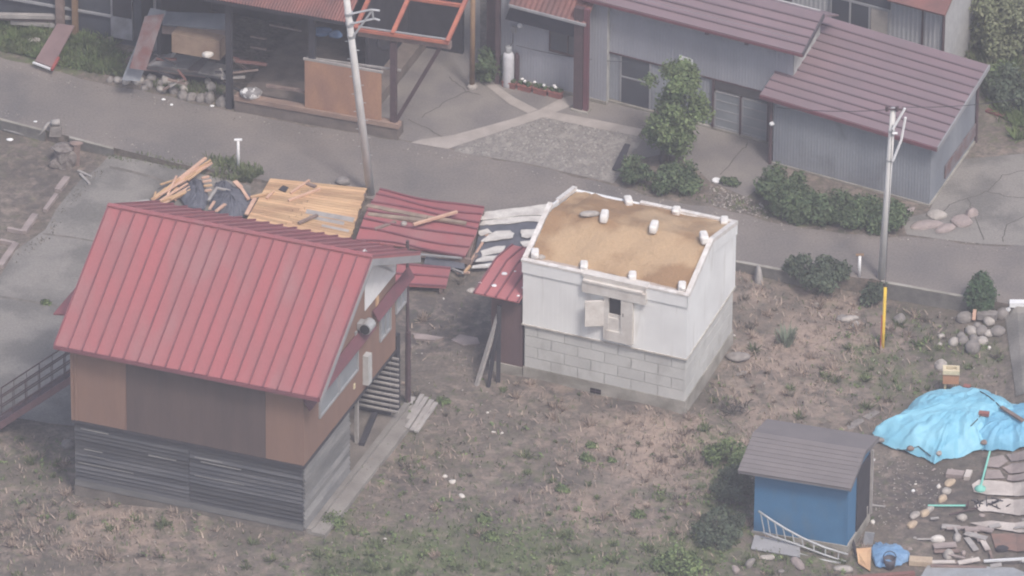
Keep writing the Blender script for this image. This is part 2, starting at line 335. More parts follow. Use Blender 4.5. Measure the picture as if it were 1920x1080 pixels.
ZZ = h(XX, YY)
far = np.abs(XX) > 60
nX, nO = XX.shape
V = np.stack([XX.ravel(), YY.ravel(), ZZ.ravel()], 1)
F = [(i*nO+j, (i+1)*nO+j, (i+1)*nO+j+1, i*nO+j+1) for i in range(nX-1) for j in range(nO-1)]
me = bpy.data.meshes.new("ground"); me.from_pydata(V.tolist(), [], F)
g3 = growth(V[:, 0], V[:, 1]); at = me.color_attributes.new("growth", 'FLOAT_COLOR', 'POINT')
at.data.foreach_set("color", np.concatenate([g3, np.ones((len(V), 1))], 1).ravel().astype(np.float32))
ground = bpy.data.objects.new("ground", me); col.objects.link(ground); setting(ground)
m = bpy.data.materials.new("soil"); m.use_nodes = True; t = m.node_tree; N = t.nodes; L = t.links; b = N["Principled BSDF"]; b.inputs["Roughness"].default_value = .95; b.inputs["Specular IOR Level"].default_value = .15
tc = N.new("ShaderNodeTexCoord"); vec = tc.outputs["Object"]
def noise(s, d=6, dist=0.0):
    n = N.new("ShaderNodeTexNoise"); n.inputs["Scale"].default_value = s; n.inputs["Detail"].default_value = d; n.inputs["Distortion"].default_value = dist; L.new(vec, n.inputs["Vector"]); return n.outputs[0]
def rng_(x, a, b_, c=0, d=1):
    n = N.new("ShaderNodeMapRange"); n.inputs[1].default_value = a; n.inputs[2].default_value = b_; n.inputs[3].default_value = c; n.inputs[4].default_value = d; L.new(x, n.inputs[0]); return n.outputs[0]
def mix(f, a, b_):
    n = N.new("ShaderNodeMix"); n.data_type = 'RGBA'
    if hasattr(f, "links") or not isinstance(f, float): L.new(f, n.inputs[0])
    else: n.inputs[0].default_value = f
    for k, x in ((6, a), (7, b_)):
        if isinstance(x, tuple): n.inputs[k].default_value = (*x, 1)
        else: L.new(x, n.inputs[k])
    return n.outputs[2]
def math_(op, a, b_):
    n = N.new("ShaderNodeMath"); n.operation = op
    for k, x in ((0, a), (1, b_)):
        if isinstance(x, (int, float)): n.inputs[k].default_value = x
        else: L.new(x, n.inputs[k])
    return n.outputs[0]
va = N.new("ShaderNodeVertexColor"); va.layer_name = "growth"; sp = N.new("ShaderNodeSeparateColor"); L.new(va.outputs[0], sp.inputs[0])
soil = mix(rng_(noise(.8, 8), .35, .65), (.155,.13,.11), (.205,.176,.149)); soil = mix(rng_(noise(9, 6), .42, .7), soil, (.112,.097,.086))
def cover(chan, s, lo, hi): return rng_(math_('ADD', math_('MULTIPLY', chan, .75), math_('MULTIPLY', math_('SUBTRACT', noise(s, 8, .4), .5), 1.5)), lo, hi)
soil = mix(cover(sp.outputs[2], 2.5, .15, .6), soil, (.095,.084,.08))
soil = mix(cover(sp.outputs[0], 2.2, .12, .6), soil, (.325,.25,.205))
soil = mix(cover(sp.outputs[1], 3.0, .12, .6), soil, (.11,.132,.065))
soil = mix(rng_(noise(30, 3), .70, .78), soil, (.28,.245,.21))
soil = mix(math_('MULTIPLY', rng_(noise(3.2, 7, .3), .52, .68), .6), soil, (.285,.23,.195)); soil = mix(math_("MULTIPLY", rng_(noise(.42, 5, .3), .5, .66), .6), soil, (.10,.09,.075)); soil = mix(math_('MULTIPLY', rng_(noise(4.1, 7, .2), .54, .70), .65), soil, (.085,.078,.07))
hsv = N.new("ShaderNodeHueSaturation"); L.new(soil, hsv.inputs["Color"]); L.new(rng_(noise(16, 5), .25, .75, .84, 1.16), hsv.inputs["Value"]); L.new(hsv.outputs[0], b.inputs["Base Color"])
bp = N.new("ShaderNodeBump"); bp.inputs["Strength"].default_value = .5; bp.inputs["Distance"].default_value = .05; L.new(noise(7, 8), bp.inputs["Height"]); L.new(bp.outputs[0], b.inputs["Normal"])
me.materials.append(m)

def sheet(name, px, dz, mt, step=.25, label=None):
    """a thin sheet draped over the ground inside a polygon"""
    import bmesh
    bm = bmesh.new(); P = [G(x, y) for x, y in px]; bm.faces.new([bm.verts.new((p[0], p[1], 0)) for p in P])
    P = np.array(P)
    for ax in (0, 1):
        for c in np.arange(math.floor(P[:, ax].min()/step)*step, P[:, ax].max(), step):
            co = [0, 0, 0]; co[ax] = c; no = [0, 0, 0]; no[ax] = 1
            bmesh.ops.bisect_plane(bm, geom=bm.verts[:]+bm.edges[:]+bm.faces[:], plane_co=co, plane_no=no)
    bmesh.ops.triangulate(bm, faces=bm.faces[:])
    for v in bm.verts: v.co.z = float(h(v.co.x, v.co.y))+dz
    for f in bm.faces:
        if f.normal.z < 0: f.normal_flip()
    m_ = bpy.data.meshes.new(name); bm.to_mesh(m_); bm.free(); m_.materials.append(mt)
    o = bpy.data.objects.new(name, m_); col.objects.link(o); return setting(o)
# road
ASPH = mat("asphalt", (.225,.197,.178), .9, (.165,.15,.142), .42, fine=.2, fscale=14, stain=((.13,.125,.125), .55, .56, .72, .6), bump=.25, bscale=60, detail=8, lo=.38, hi=.64)
xr = np.unique(np.concatenate([np.linspace(-190, -20, 18), np.arange(-20, 20.01, .25), np.linspace(20, 190, 18)]))
rv, rf = [], []
jit = .05*np.sin(xr*2.1)+.04*np.sin(xr*5.3+1)
for i, x in enumerate(xr):
    y0, y1 = float(edge(SL, x)), float(edge(NL, x))+jit[i]
    for k in range(5): rv.append((x, y0+(y1-y0)*k/4, .004))
for i in range(len(xr)-1):
    for k in range(4): rf.append((i*5+k, (i+1)*5+k, (i+1)*5+k+1, i*5+k+1))
setting(MB().add(rv, rf).build("road", ASPH))
CONC = mat("yard_concrete", (.24,.217,.197), .9, (.175,.16,.155), .7, fine=.18, fscale=18, bump=.2, detail=9, lo=.36, hi=.64)
CONC2 = mat("forecourt_concrete", (.245,.228,.208), .9, (.16,.152,.14), .8, fine=.2, fscale=16, bump=.2, detail=10, lo=.42, hi=.6)
GRAV = mat("gravel_bed", (.25,.23,.21), .95, (.20,.185,.175), 7, fine=.18, stain=((.38,.35,.32), 2.5, .5, .68, .7), fscale=34, bump=.6, bscale=22, detail=4, lo=.4, hi=.6)
sheet("concrete_yard", [(755,263),(800,268),(860,281),(1000,309),(1150,344),(1185,300),(1240,290),(1290,300),(1330,340),(1400,370),(1450,330),(1450,262),(1220,180),(1100,160),(930,140),(900,100),(900,-70),(690,-70),(640,60),(640,215)], .004, CONC)
sheet("gravel_bed", [(850,284),(868,266),(960,236),(1015,217),(1190,249),(1205,262),(1150,344),(1000,309)], .010, GRAV)
PATHC = mat("pale_path_concrete", (.40,.36,.33), .9, (.33,.295,.27), 2, fine=.1)
sheet("path", [(790,262),(850,254),(960,224),(1012,206),(1052,185),(1086,176),(1090,190),(1062,203),(1018,221),(960,240),(868,270),(840,280),(770,268)], .016, PATHC)
sheet("path", [(908,158),(930,160),(965,184),(1008,206),(990,213),(955,196)], .016, PATHC)
sheet("path", [(1018,221),(1035,210),(1120,226),(1205,243),(1195,256),(1110,240)], .020, PATHC)
sheet("forecourt", [(207,290),(330,316),(420,338),(470,350),(470,380),(330,420),(240,480),(200,600),(142,790),(140,800),(35,786),(-60,800),(-60,560),(0,520),(30,470),(85,432),(105,395),(150,340),(185,315)], .03, CONC2)
JOINT = mat("joint_grit", (.13,.12,.105), .95, (.20,.18,.16), 4)
def joint(pts, wd=3.0, mt=JOINT):
    top = [(x, y-wd/2) for x, y in pts]; bot = [(x, y+wd/2) for x, y in pts[::-1]]
    return sheet("path_joint", top+bot, .036, mt)
joint([(-40,550),(0,558),(50,566),(100,574),(150,586)], 4)
joint([(80,440),(130,446),(175,454),(230,466)], 3)
joint([(205,315),(240,322),(290,335),(330,352)], 5)
sheet("flagstone_path", [(1884,572),(1960,576),(1960,745),(1905,745),(1893,660)], .04, PALEC if False else CONC2)
sheet("cracked_concrete", [(1790,300),(1960,285),(1960,462),(1840,458),(1750,447),(1700,440),(1690,410),(1740,400)], .008, CONC2)
CRK = mat("crack_soil", (.10,.09,.08), .95)
def crack(pts):
    mb = MB(); rj = rg(int(pts[0][0])); q_ = []
    for (a, b_), (c, d) in zip(pts[:-1], pts[1:]):
        for k in range(5): q_.append((a+(c-a)*k/5+rj.uniform(-2.5, 2.5), b_+(d-b_)*k/5+rj.uniform(-2, 2)))
    pts = q_+[pts[-1]]
    for (a, b_), (c, d) in zip(pts[:-1], pts[1:]):
        p, q = G(a, b_), G(c, d); dd = (q-p)/np.linalg.norm(q-p); nn = np.array([-dd[1], dd[0], 0])*.016
        z = np.array([0, 0, .013]); mb.add([p-nn+z, q-nn*.8+z, q+nn*.8+z, p+nn+z], [(0,1,2,3)])
    return setting(mb.build("path_crack", CRK))
crack([(1755,408),(1790,380),(1815,372),(1850,360),(1905,372),(1940,365)]); crack([(1815,372),(1830,410),(1845,450)]); crack([(1850,360),(1880,330),(1930,318)]); crack([(1880,455),(1888,420),(1940,400)])
crack([(790,220),(830,195),(875,172)]); crack([(765,225),(800,240),(825,255),(830,262)]); crack([(840,145),(875,172),(900,178)]); crack([(1350,330),(1395,280),(1402,268)])
# kerb walls along the low side of the road
def kerb(x0, x1, name, label):
    a, b_ = atz(x0, 400, 0)[0], atz(x1, 400, 0)[0]; mb = MB(); X = np.linspace(a, b_, 24); P = []
    for x in X:
        y = float(edge(SL, x)); P.append((x, y, -float(drop(x))-.1))
    v = []; cv = []
    for (x, y, z) in P: v += [(x, y-.12, z), (x, y-.025, z), (x, y-.025, .0), (x, y-.12, .0)]; cv += [(x, y-.13, .0), (x, y-.02, .0), (x, y-.02, .035), (x, y-.13, .035)]
    f = [(0,1,2,3), tuple(4*(len(X)-1)+k for k in (3,2,1,0))]
    for i in range(len(X)-1):
        for k in range(4): f.append((4*i+k, 4*i+(k+1) % 4, 4*i+4+(k+1) % 4, 4*i+4+k))
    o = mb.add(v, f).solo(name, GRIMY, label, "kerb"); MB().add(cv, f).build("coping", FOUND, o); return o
kerb(-80, 72, "kerb", "low concrete kerb wall along the road beside the bare plot, ending at the white drain pipe")
kerb(118, 204, "kerb", "short low concrete kerb wall between the old stump and the concrete forecourt")
kerb(1376, 1505, "kerb", "low concrete kerb wall by the road just behind the white storehouse")
kerb(1645, 1806, "kerb", "low concrete retaining kerb by the road right of the utility pole with yellow guard")
p = G(1890, 568)
MB().beam(G(1893,569,.06), G(1965,570,.06), .22, .16).solo("kerb_stone", WHITE, "white painted kerb stone at the road end of the paved side path", "kerb")
# ------------------------------------------------------------------ red-roofed barn, lower left
GREYTRIM2 = mat('pale_grey_box', (.50,.50,.49), .6, (.42,.42,.41), 3)
def barn():
    rng = rg(1)
    O = G(569, 1003); A = O+(O-atz(142, 916, O[2])); Bv = atz(767, 622, 2)-atz(570, 872, 2)
    F = Fr(O, A, Bv)
    z1 = F.hit(570, 872, v=0)[2]; W = F.LU
    t = thing("timber_barn", O, "two storey timber barn under a faded red ribbed metal roof, dark weathered siding below", "barn")
    def P(mb, n, m, par=t, **k): return mb.build(n, m, par, **k)
    D = 7.85; e_ = F.hit(600, 743, v=-.45); uR = e_[0]; uL = F.hit(101, 650, v=-.45)[0]; ez = (e_[2]+F.hit(101, 650, v=-.45)[2])/2
    r_ = F.hit(699, 485, u=uR); rv, rz = r_[1], (r_[2]+F.hit(206, 382, v=r_[1])[2])/2; f_ = F.hit(789, 474, u=uR); fv, fz = f_[1], f_[2]
    print('barn', uL, uR, W, ez-z1, rz-z1, fz-z1, rv, fv); D = fv-.25
    # foundation and concrete apron
    mb = MB().box(F, -W-.03, .03, -.03, D+.05, -.6, .14); P(mb, "foundation", BARNBASE)
    mb = MB().box(F, .03, .62, .12, 7.6, -.6, .075).box(F, .03, .2, .12, 7.5, .075, .16); P(mb, "apron", APRON)
    # lower storey
    mb = MB().box(F, -W+.05, -.05, .05, .12, .14, z1-.08).box(F, -W+.05, -W+.12, .12, D, .14, z1-.08).box(F, -W+.05, -.1, D-.1, D-.02, .14, z1-.08).box(F, -.12, -.05, .12, 3.4, .14, z1-.08).box(F, -3.2, -3.1, .12, D-.1, .14, z1-.08).box(F,-W+.12,-.12,.12,3.3,.14,.2)
    P(mb, "lower_wall", DARKW)
    mb = MB(); um = -W*.5+.02
    for (u0, u1) in ((-W, um-.01), (um+.01, 0.0)):
        mb.boards(F(u0, .05, .34), F(u1, .05, .34), F(u1, .05, z1-.1), F(u0, .05, z1-.1), 14, .07, rng, flip=1, tilt=.9)
    mb.boards(F(-.05, 0, .34), F(-.05, 3.4, .34), F(-.05, 3.4, z1-.1), F(-.05, 0, z1-.1), 15, .05, rng, flip=1)
    P(mb, "siding", SIDING)
    mb = MB()      # paler, washed boards and the sill boards at the foot
    for i, (u0, u1, z) in enumerate((u0*W/7.4, u1*W/7.4, z) for u0, u1, z in ((-3.3, -2.0, z1-.62), (-3.5, -1.9, z1-1.12), (-7.2, -6.3, z1-.3), (-7.1, -6.5, z1-1.0), (-7.0, -6.4, z1-1.2), (-5.0,-4.1,z1-.75), (-3.5,-2.6,z1-.5), (-7.3,-5.5,z1-1.5))):
        mb.box(F, u0, u1, -.022-.006*(i % 3), .05, z, z+.03)
    mb.hexa([F(-W,-.05,.16),F(0,-.05,.16),F(0,.05,.16),F(-W,.05,.16),F(-W,-.02,.34),F(0,-.02,.34),F(0,.05,.34),F(-W,.05,.34)])
    P(mb, "sill_board", SIDINGP)
    mb = MB()
    mb.boards(F(-.02, 0.02, .2), F(-.02, 3.38, .2), F(-.02, 3.38, z1-.12), F(-.02, 0.02, z1-.12), 14, .07, rng, flip=1, tilt=1.0)
    P(mb, "side_siding", SIDINGP)
    for u, v in ((-.15, 3.5),):
        P(MB().box(F, u-.09, u+.09, v-.09, v+.09, .14, z1-.05), "post", DARKW)
    q = F.hit(669, 832, z=.1); P(MB().box(F, q[0]-.05, q[0]+.05, q[1]-.05, q[1]+.05, .1, z1-.02), "pale_post", GREYWOOD)
    mb = MB()
    for k in range(11): mb.box(F, -1.7, .26, D-.32, D-.26, .42+k*.185, .475+k*.185)
    P(mb, "slatted_screen", GREYWOOD)
    q = F.hit(741, 768, z=.08); mb = MB().box(F, q[0]-.11, q[0]+.11, q[1]-.11, q[1]+.11, .08, z1+.3); P(mb, "porch_post", DARKW)
    q = F.hit(765, 757, z=.0); mb = MB().tube([F(q[0], q[1], .05), F(q[0], q[1], z1+.1)], .085); mb.tube([F(q[0]-.02, q[1], z1+.1), F(q[0]-.02, q[1], fz-.1)], .05); P(mb, "downpipe", STEELBR)
    # upper storey: gabled box
    top = .07
    prof = [(-.05, z1), (D, z1), (D, fz-top-.02), (rv, rz-top-.1), (-.05, ez+.25-top)]
    mb = MB().prism([F(-W-.04, v, z) for v, z in prof], F.U*(W+.08)); P(mb, "upper_wall", PLY)
    P(MB().box(F, -W-.06, .06, -.075, D+.02, z1-.1, z1+.0), "floor_beam", DARKW)
    ua, ub = F.hit(237, 745, v=-.06)[0], F.hit(498, 800, v=-.06)[0]
    P(MB().box(F, ua, ub, -.065, -.05, z1+.01, z1+2.75), "dark_panel", PLYDK)
    P(MB().box(F, -W-.06, -W+.02, -.08, .0, z1, z1+2.7).box(F, -W+.06, -W+.12, -.075, -.05, z1, z1+2.7), "corner_trim", PLY)
    # roof: two slopes with standing ribs
    n_r = 19
    mb = MB().quadslab(F(uL, -.45, ez), F(uR, -.45, ez), F(uR, rv, rz), F(uL, rv, rz), top)
    mb.quadslab(F(uL, rv, rz), F(uR, rv, rz), F(uR, fv, fz), F(uL, fv, fz), top)
    rf = P(mb, "roof", RED)
    mb = MB()
    for i in range(n_r+1):
        u = uL+.02+(uR-uL-.04)*i/n_r
        for (v0, za, v1, zb) in ((-.47, ez, rv, rz), (fv+.02, fz, rv, rz)):
            s = np.sign(v1-v0); k = (zb-za)/abs(v1-v0); nv, nz = -k*s, 1.0; l = math.hypot(nv, nz); nv, nz = nv/l*.05, nz/l*.05
            mb.hexa([F(u-.024, v0, za), F(u+.024, v0, za), F(u+.024, v1, zb), F(u-.024, v1, zb), F(u-.014, v0+nv, za+nz), F(u+.014, v0+nv, za+nz), F(u+.014, v1+nv*.2, zb+.055), F(u-.014, v1+nv*.2, zb+.055)])
    P(mb, "rib", RED2, rf)
    mb = MB(); mb.beam(F(uL, rv, rz+.02), F(uR, rv, rz+.02), .16, .05); P(mb, "ridge_cap", RED, rf)
    mb = MB().box(F, uL, uR, -.49, -.452, ez-.12, ez-.01); P(mb, "eave_trim", RED2, rf)
    mb = MB()   # grey verge boards
    for (v0, za, v1, zb) in ((-.44, ez, rv, rz), (fv-.02, fz, rv, rz)):
        a, b_ = F(uR-.03, v0, za-.07), F(uR-.03, v1, zb-.07); c = np.array([0, 0, -.24]); o = F.U*.04
        mb.hexa([a+c, b_+c, b_+c+o, a+c+o, a, b_, b_+o, a+o])
    P(mb, "verge_board", GREYTRIM, rf)
    # gable end
    gp = [(4.45, z1+2.70), (D-.05, z1+2.68), (D-.02, fz-.12), (rv+.5, rz-.5), (4.45, rz-.45)]
    P(MB().prism([F(.045, v, z) for v, z in gp], F.U*.02), "gable_panel", WHITE)
    P(MB().prism([F(.045, v, z) for v, z in [(4.40, z1+2.7), (4.40, rz-.5), (rv, rz-.35), (1.2, ez+.75), (1.2, z1+2.7)]], F.U*.014), "gable_board", PLY)
    def awning(v0, v1, zt, name="awning"):
        a = MB().quadslab(F(.05, v0, zt), F(.24, v0, zt-.33), F(.24, v1, zt-.33), F(.05, v1, zt), -.04)
        o = P(a, name, REDDK)
        return o
    awning(-.1, 4.8, z1+2.28); awning(5.0, 7.7, z1+2.36)
    def window(v0, v1, za, zb):
        fr = MB()
        for (a, b_, c, d) in ((v0, v1, za, za+.07), (v0, v1, zb-.07, zb), (v0, v0+.07, za+.07, zb-.07), (v1-.07, v1, za+.07, zb-.07), ((v0+v1)/2-.03, (v0+v1)/2+.03, za+.07, zb-.07)):
            fr.box(F, .041, .10, a, b_, c, d)
        w_ = P(fr, "window", GREYTRIM); P(MB().box(F, .041, .06, v0+.07, v1-.07, za+.07, zb-.07), "pane", PALEGL, w_)
    window(1.05, 3.9, z1+.98, z1+1.9); window(5.55, 6.35, z1+.98, z1+1.95); window(6.75, 7.5, z1+1.25, z1+1.95)
    P(MB().box(F, .041, .22, 4.32, 4.58, z1+.22, z1+1.22).box(F, .22, .232, 4.34, 4.56, z1+.26, z1+.72), "meter_box", GREYTRIM2)
    # round exhaust hood
    c = F.hit(691, 612, u=.35)
    hd = P(MB().tube([F(.32, c[1]-.2, c[2]), F(.32, c[1]+.2, c[2])], .18, 18).box(F, .05, .2, c[1]-.14, c[1]+.14, c[2]-.12, c[2]+.12), "exhaust_hood", GALV)
    P(MB().tube([F(.32, c[1]-.23, c[2]), F(.32, c[1]-.202, c[2])], .15, 18), "duct_mouth", BLACK, hd)
    P(MB().box(F, .041, .09, c[1]-.3, c[1]-.2, c[2]-.85, c[2]-.1), "cable_duct", GREYTRIM)
    q = F.hit(664, 724, u=.05); P(MB().box(F, .041, .075, q[1]-.05, q[1]+.05, q[2]-.08, q[2]+.08), "notice_plate", CREAM)
    q = F.hit(707, 570, u=.05); P(MB().box(F, .041, .07, q[1]-.09, q[1]+.09, q[2]-.3, q[2]+.25), "pale_patch", NEWWOOD)
    # small canopy on the far left side
    q = F.hit(100, 588, v=3.0); u0, zc = q[0], q[2]
    P(MB().quadslab(F(u0, 3.0, zc), F(-W-.05, 3.0, zc+.35), F(-W-.05, 4.9, zc+.35), F(u0, 4.9, zc), .05), "canopy", RED)
    P(MB().box(F, -W-.07, -W-.02, 3.5, 4.6, z1+.05, z1+1.75), "side_door", REDDK)
    return F, z1, W
BF, BZ1, BW = barn()
# steel stair down from the barn's side door
def stair():
    F = BF; v0, v1 = 2.3, 3.3; s = .925
    a = F.hit(123, 720, v=v0); uT, zT = -BW-.1, None
    zT = a[2]+s*(uT-a[0]); zB = -0.35; uB = uT-(zT-zB)/s
    t = thing("steel_staircase", F(uB, (v0+v1)/2, zB), "steel outdoor staircase with barred handrails climbing to the left side of the red roofed barn", "staircase")
    for v in (v0, v1):
        MB().hexa([F(uB, v-.03, zB-.1), F(uT, v-.03, zT-.1), F(uT, v+.03, zT-.1), F(uB, v+.03, zB-.1), F(uB, v-.03, zB+.16), F(uT, v-.03, zT+.16), F(uT, v+.03, zT+.16), F(uB, v+.03, zB+.16)]).build("stringer", mat("stair_paint", (.20,.115,.125), .6, (.15,.09,.10), 3), t)
        mb = MB()
        for o in (.38, .72, 1.05): mb.tube([F(uB, v, zB+o), F(uT, v, zT+o)], .022, 6)
        n = 9
        for k in range(n+1):
            u = uB+(uT-uB)*k/n; z = zB+(zT-zB)*k/n; mb.tube([F(u, v, z+.1), F(u, v, z+1.05)], .02 if k % 3 == 0 else .011, 6)
        mb.build("handrail", STEELBR, t)
    n = 12
    for k in range(1, n):
        u = uB+(uT-uB)*k/n; z = zB+(zT-zB)*k/n
        MB().box(F, u-.14, u+.12, v0+.03, v1-.03, z-.02, z+.02).build("tread", STEELBR, t)
stair()

# ------------------------------------------------------------------ white storehouse that lost its roof
def storehouse():
    rng = rg(2)
    STUB = mat('white_stub', (.78,.76,.73), .8, (.66,.63,.59), 6, fine=.06)
    DRIP = mat('stained_drip_course', (.52,.49,.45), .85, (.36,.33,.29), 4, fine=.15)
    O = G(983, 706); A = atz(1283, 772, O[2]); Bv = G(1372, 640)-G(1283, 772)
    F = Fr(O, A, Bv); W, D = F.LU, F.LV
    zb = F.hit(983, 605, v=0, u=None)[2]; zt = F.hit(985, 486, v=0)[2]
    t = thing("white_storehouse", O, "white walled storehouse on a concrete block base, roof gone, clay deck bare", "storehouse")
    P = lambda mb, n, m, par=t, **k: mb.build(n, m, par, **k)
    P(MB().box(F, -.03, W+.03, -.03, D+.03, -.7, .36), "foundation", FOUND)
    P(MB().box(F, .025, W-.025, .025, D-.025, .36, zb-.03), "base_core", MORTAR)
    rows = 4; rh = (zb-.05-.36)/rows; mb = MB()
    for r in range(rows):
        z0, z1 = .36+rh*r+.010, .36+rh*(r+1)-.010
        for side in range(4):
            Ln = W if side in (0, 2) else D; n = round(Ln/.92); bw = Ln/n; o = bw/2 if r % 2 else 0
            cuts = sorted(set([0.0, Ln]+[o+k*bw for k in range(n+1) if .05 < o+k*bw < Ln-.05]))
            for a, b_ in zip(cuts[:-1], cuts[1:]):
                a += .010; b_ -= .010; e = rng.uniform(.006, .012)
                if side == 0: mb.box(F, a, b_, -e, .02, z0, z1)
                elif side == 2: mb.box(F, a, b_, D-.02, D+e, z0, z1)
                elif side == 1: mb.box(F, W-.02, W+e, a+(.02 if a < .05 else 0), b_-(.02 if b_ > Ln-.05 else 0), z0, z1)
                else: mb.box(F, -e, .02, a+(.02 if a < .05 else 0), b_-(.02 if b_ > Ln-.05 else 0), z0, z1)
    P(mb, "block_base", BLOCK)
    # white wall with gables, vertical joints as narrow raised strips
    e = .05; k_ = F.hit(1335, 449, u=W+e); rv, zr = k_[1], k_[2]; k_ = F.hit(1376, 423, u=W+e); zq = k_[2]; print('kura', W, D, rv, zr-zt, zq-zt, k_[1])
    prof = [(-e, zb), (D+e, zb), (D+e, zq-.32), (rv, zr-.45), (-e, zt-.35)]; pg = [(-e, zb), (D+e, zb), (D+e, zq-.02), (rv, zr-.06), (-e, zt-.03)]
    P(MB().prism([F(.02, v, z) for v, z in prof], F.U*(W-.04)).prism([F(-e, v, z) for v, z in pg], F.U*(.02+e)).prism([F(W-.02, v, z) for v, z in pg], F.U*(.02+e)).box(F, .02, W-.02, -e, .07, zt-.36, zt-.03).box(F, .02, W-.02, D-.07, D+e, zq-.36, zq-.05), "wall", WHITEW)
    mb = MB()
    us = np.arange(.15, W, .152)
    for i, u in enumerate(us):
        if u > .55*W and i % 4: continue
        if F.hit(1093, 560, v=0)[0] < u < F.hit(1212, 560, v=0)[0] and False: continue
        mb.box(F, u-.008, u+.008, -e-.003, -e+.002, zb+.03, zt-.42)
    P(mb, "joint_strip", WHITEW)
    mb = MB().box(F, -e-.02, W+e+.02, -e-.045, -e, zt-.42, zt-.04).prism([F(W+e, v, z) for v, z in [(-e-.045, zt-.42), (rv, zr-.5), (D+e, zq-.42), (D+e, zq-.04), (rv, zr-.1), (-e-.045, zt-.04)]], F.U*.04)
    P(mb, "eave_band", WHITEW)
    P(MB().box(F, -e-.03, W+e+.03, -e-.03, D+e+.03, zb-.045, zb-.001), "drip_course", DRIP)
    # copings, one object per run
    ca, cb = F.hit(1093, 505, v=-.1)[0], F.hit(1212, 540, v=-.1)[0]
    P(MB().box(F, -e-.05, ca-.02, -e-.06, .05, zt-.04, zt+.03), "coping", COPING); P(MB().box(F, cb+.02, W+e+.05, -e-.06, .05, zt-.04, zt+.03), "coping", COPING)
    def slope(u0, u1, v0, a, v1, b_): P(MB().hexa([F(u0, v0, a-.1), F(u1, v0, a-.1), F(u1, v1, b_-.1), F(u0, v1, b_-.1), F(u0, v0, a+.03), F(u1, v0, a+.03), F(u1, v1, b_+.03), F(u0, v1, b_+.03)]), "coping", COPING)
    slope(W-.05, W+e+.05, .05, zt+.02, rv, zr); slope(W-.05, W+e+.05, rv+.002, zr, D+e, zq+.02); slope(-e-.05, .05, .05, zt+.02, rv+.12, zr-.01); slope(-e-.03, .06, rv+.75, zr-.25, D+e, zq+.01)
    P(MB().box(F, 2.1, W-.08, D-.05, D+e+.04, zq-.05, zq+.02), "coping", COPING)
    # inner edge (lighter timber/plaster strip behind the front coping)
    P(MB().box(F, .08, W-.08, .082, .26, zt-.2, zt-.03), "wall_plate", mat("dusty_plaster", (.50,.42,.36), .9, (.40,.33,.28), 4, fine=.1))
    # clay deck, lumpy
    nu, nv = 60, 50; vs, fs = [], []
    for i in range(nu+1):
        for j in range(nv+1):
            u = .07+(W-.14)*i/nu; v = .22+(D-.2)*j/nv
            z = (zt-.06+(zr-zt)*(v/rv)) if v < rv else (zr-.06+(zq-zr)*(v-rv)/(D-rv))
            z -= .05*math.exp(-((v-rv)/.3)**2)+.07*math.exp(-((v-.22)/.22)**2)
            z += .03*math.sin(3*u+1.5*v)+.018*math.sin(5.1*u-3.3*v+1)+.012*math.sin(9*v+4*u)+rng.uniform(-.006, .006)
            if u < .6 and v > rv-.1: z -= .05
            vs.append(F(u, v, z))
    for i in range(nu):
        for j in range(nv): k = i*(nv+1)+j; fs.append((k, k+nv+1, k+nv+2, k+1))
    P(MB().add(vs, fs), "clay_deck", CLAY, smooth=True)
    def zroof(v): return zt+(zr-zt)*(v/rv) if v < rv else zr+(zq-zr)*(v-rv)/(D-rv)
    for x, y, v, s in ((1003,473,.28,1),(1095,492,.22,1),(1186,511,.22,1),(1279,527,.24,1),(1133,412,rv,1.25),(1226,432,rv,1.25),(1320,448,rv,1.25),(1178,380,D-.12,1.1),(1268,401,D-.1,.9),(1358,422,D-.12,1.1)):
        u = F.hit(x, y, v=v)[0]; z = zroof(v)-.06; mb = MB(); hh = .15 if s <= 1.2 else .19; mb.lump(F(u, v, z+hh*.35), .12, .19*s, hh*.75, rng.uniform(-.2, .2), .42).rock(F(u+.02, v-.1, z+hh*.8), .09, .1, .05, rng, 0, .3)
        P(mb, "roof_stub", STUB, smooth=True)
    # window: deep opening with stepped shutter, moulded hood and side piece
    d = lambda x, y, v=-.12: F.hit(x, y, v=v)
    hu0, hu1 = d(1093, 540)[0], d(1212, 560)[0]; hz0, hz1 = d(1150, 556)[2], zt
    hb = MB().box(F, hu0, hu1, -.22, -e, hz0, hz0+.36).box(F, hu0+.02, hu1-.02, -.16, -e, hz0+.36, zt-.03).box(F, hu0+.03, hu1-.1, -.25, -e, hz0+.36, hz0+.43).box(F, hu0-.02, hu1+.02, -.17, .1, zt-.03, zt+.05)
    P(hb, "window_hood", WHITEP)
    fu0, fu1 = d(1132, 600)[0], d(1187, 620)[0]; fz0 = d(1160, 640)[2]
    ou0, ou1 = d(1146, 575, -e)[0], d(1167, 580, -e)[0]; oz0 = d(1157, 589, -e)[2]
    win = P(MB().box(F, fu0, ou0-.05, -.16, -e, fz0, hz0).box(F, ou1, fu1, -.2, -e, fz0, hz0).box(F, ou0-.05, ou1, -.14, -e, fz0, oz0-.12).box(F, ou0-.05, ou1, -.10, -e, oz0-.12, oz0), "window", WHITEP)
    P(MB().box(F, ou0-.05, ou1, -.07, -e-.003, oz0, hz0), "opening", BLACK, win)
    P(MB().box(F, fu0+.1, fu1-.15, -.19, -.13, fz0, fz0+.34), "sill", WHITEP, win)
    P(MB().box(F, ou1+.06, ou1+.085, -.205, -.2, oz0+.05, oz0+.16), "latch", BLACK, win)
    sz0, sz1 = d(1113, 612, -.3)[2], d(1113, 566, -.3)[2]
    hp = np.array(F(fu0+.02, -.16, 0)); op = np.array(F(F.hit(1097, 590, v=-.42)[0], -.42, 0)); dv = op-hp; nn = np.array([dv[1], -dv[0], 0]); nn /= np.linalg.norm(nn)
    K = np.array([0, 0, 1.0])
    sh = MB(); a, b_ = hp, op
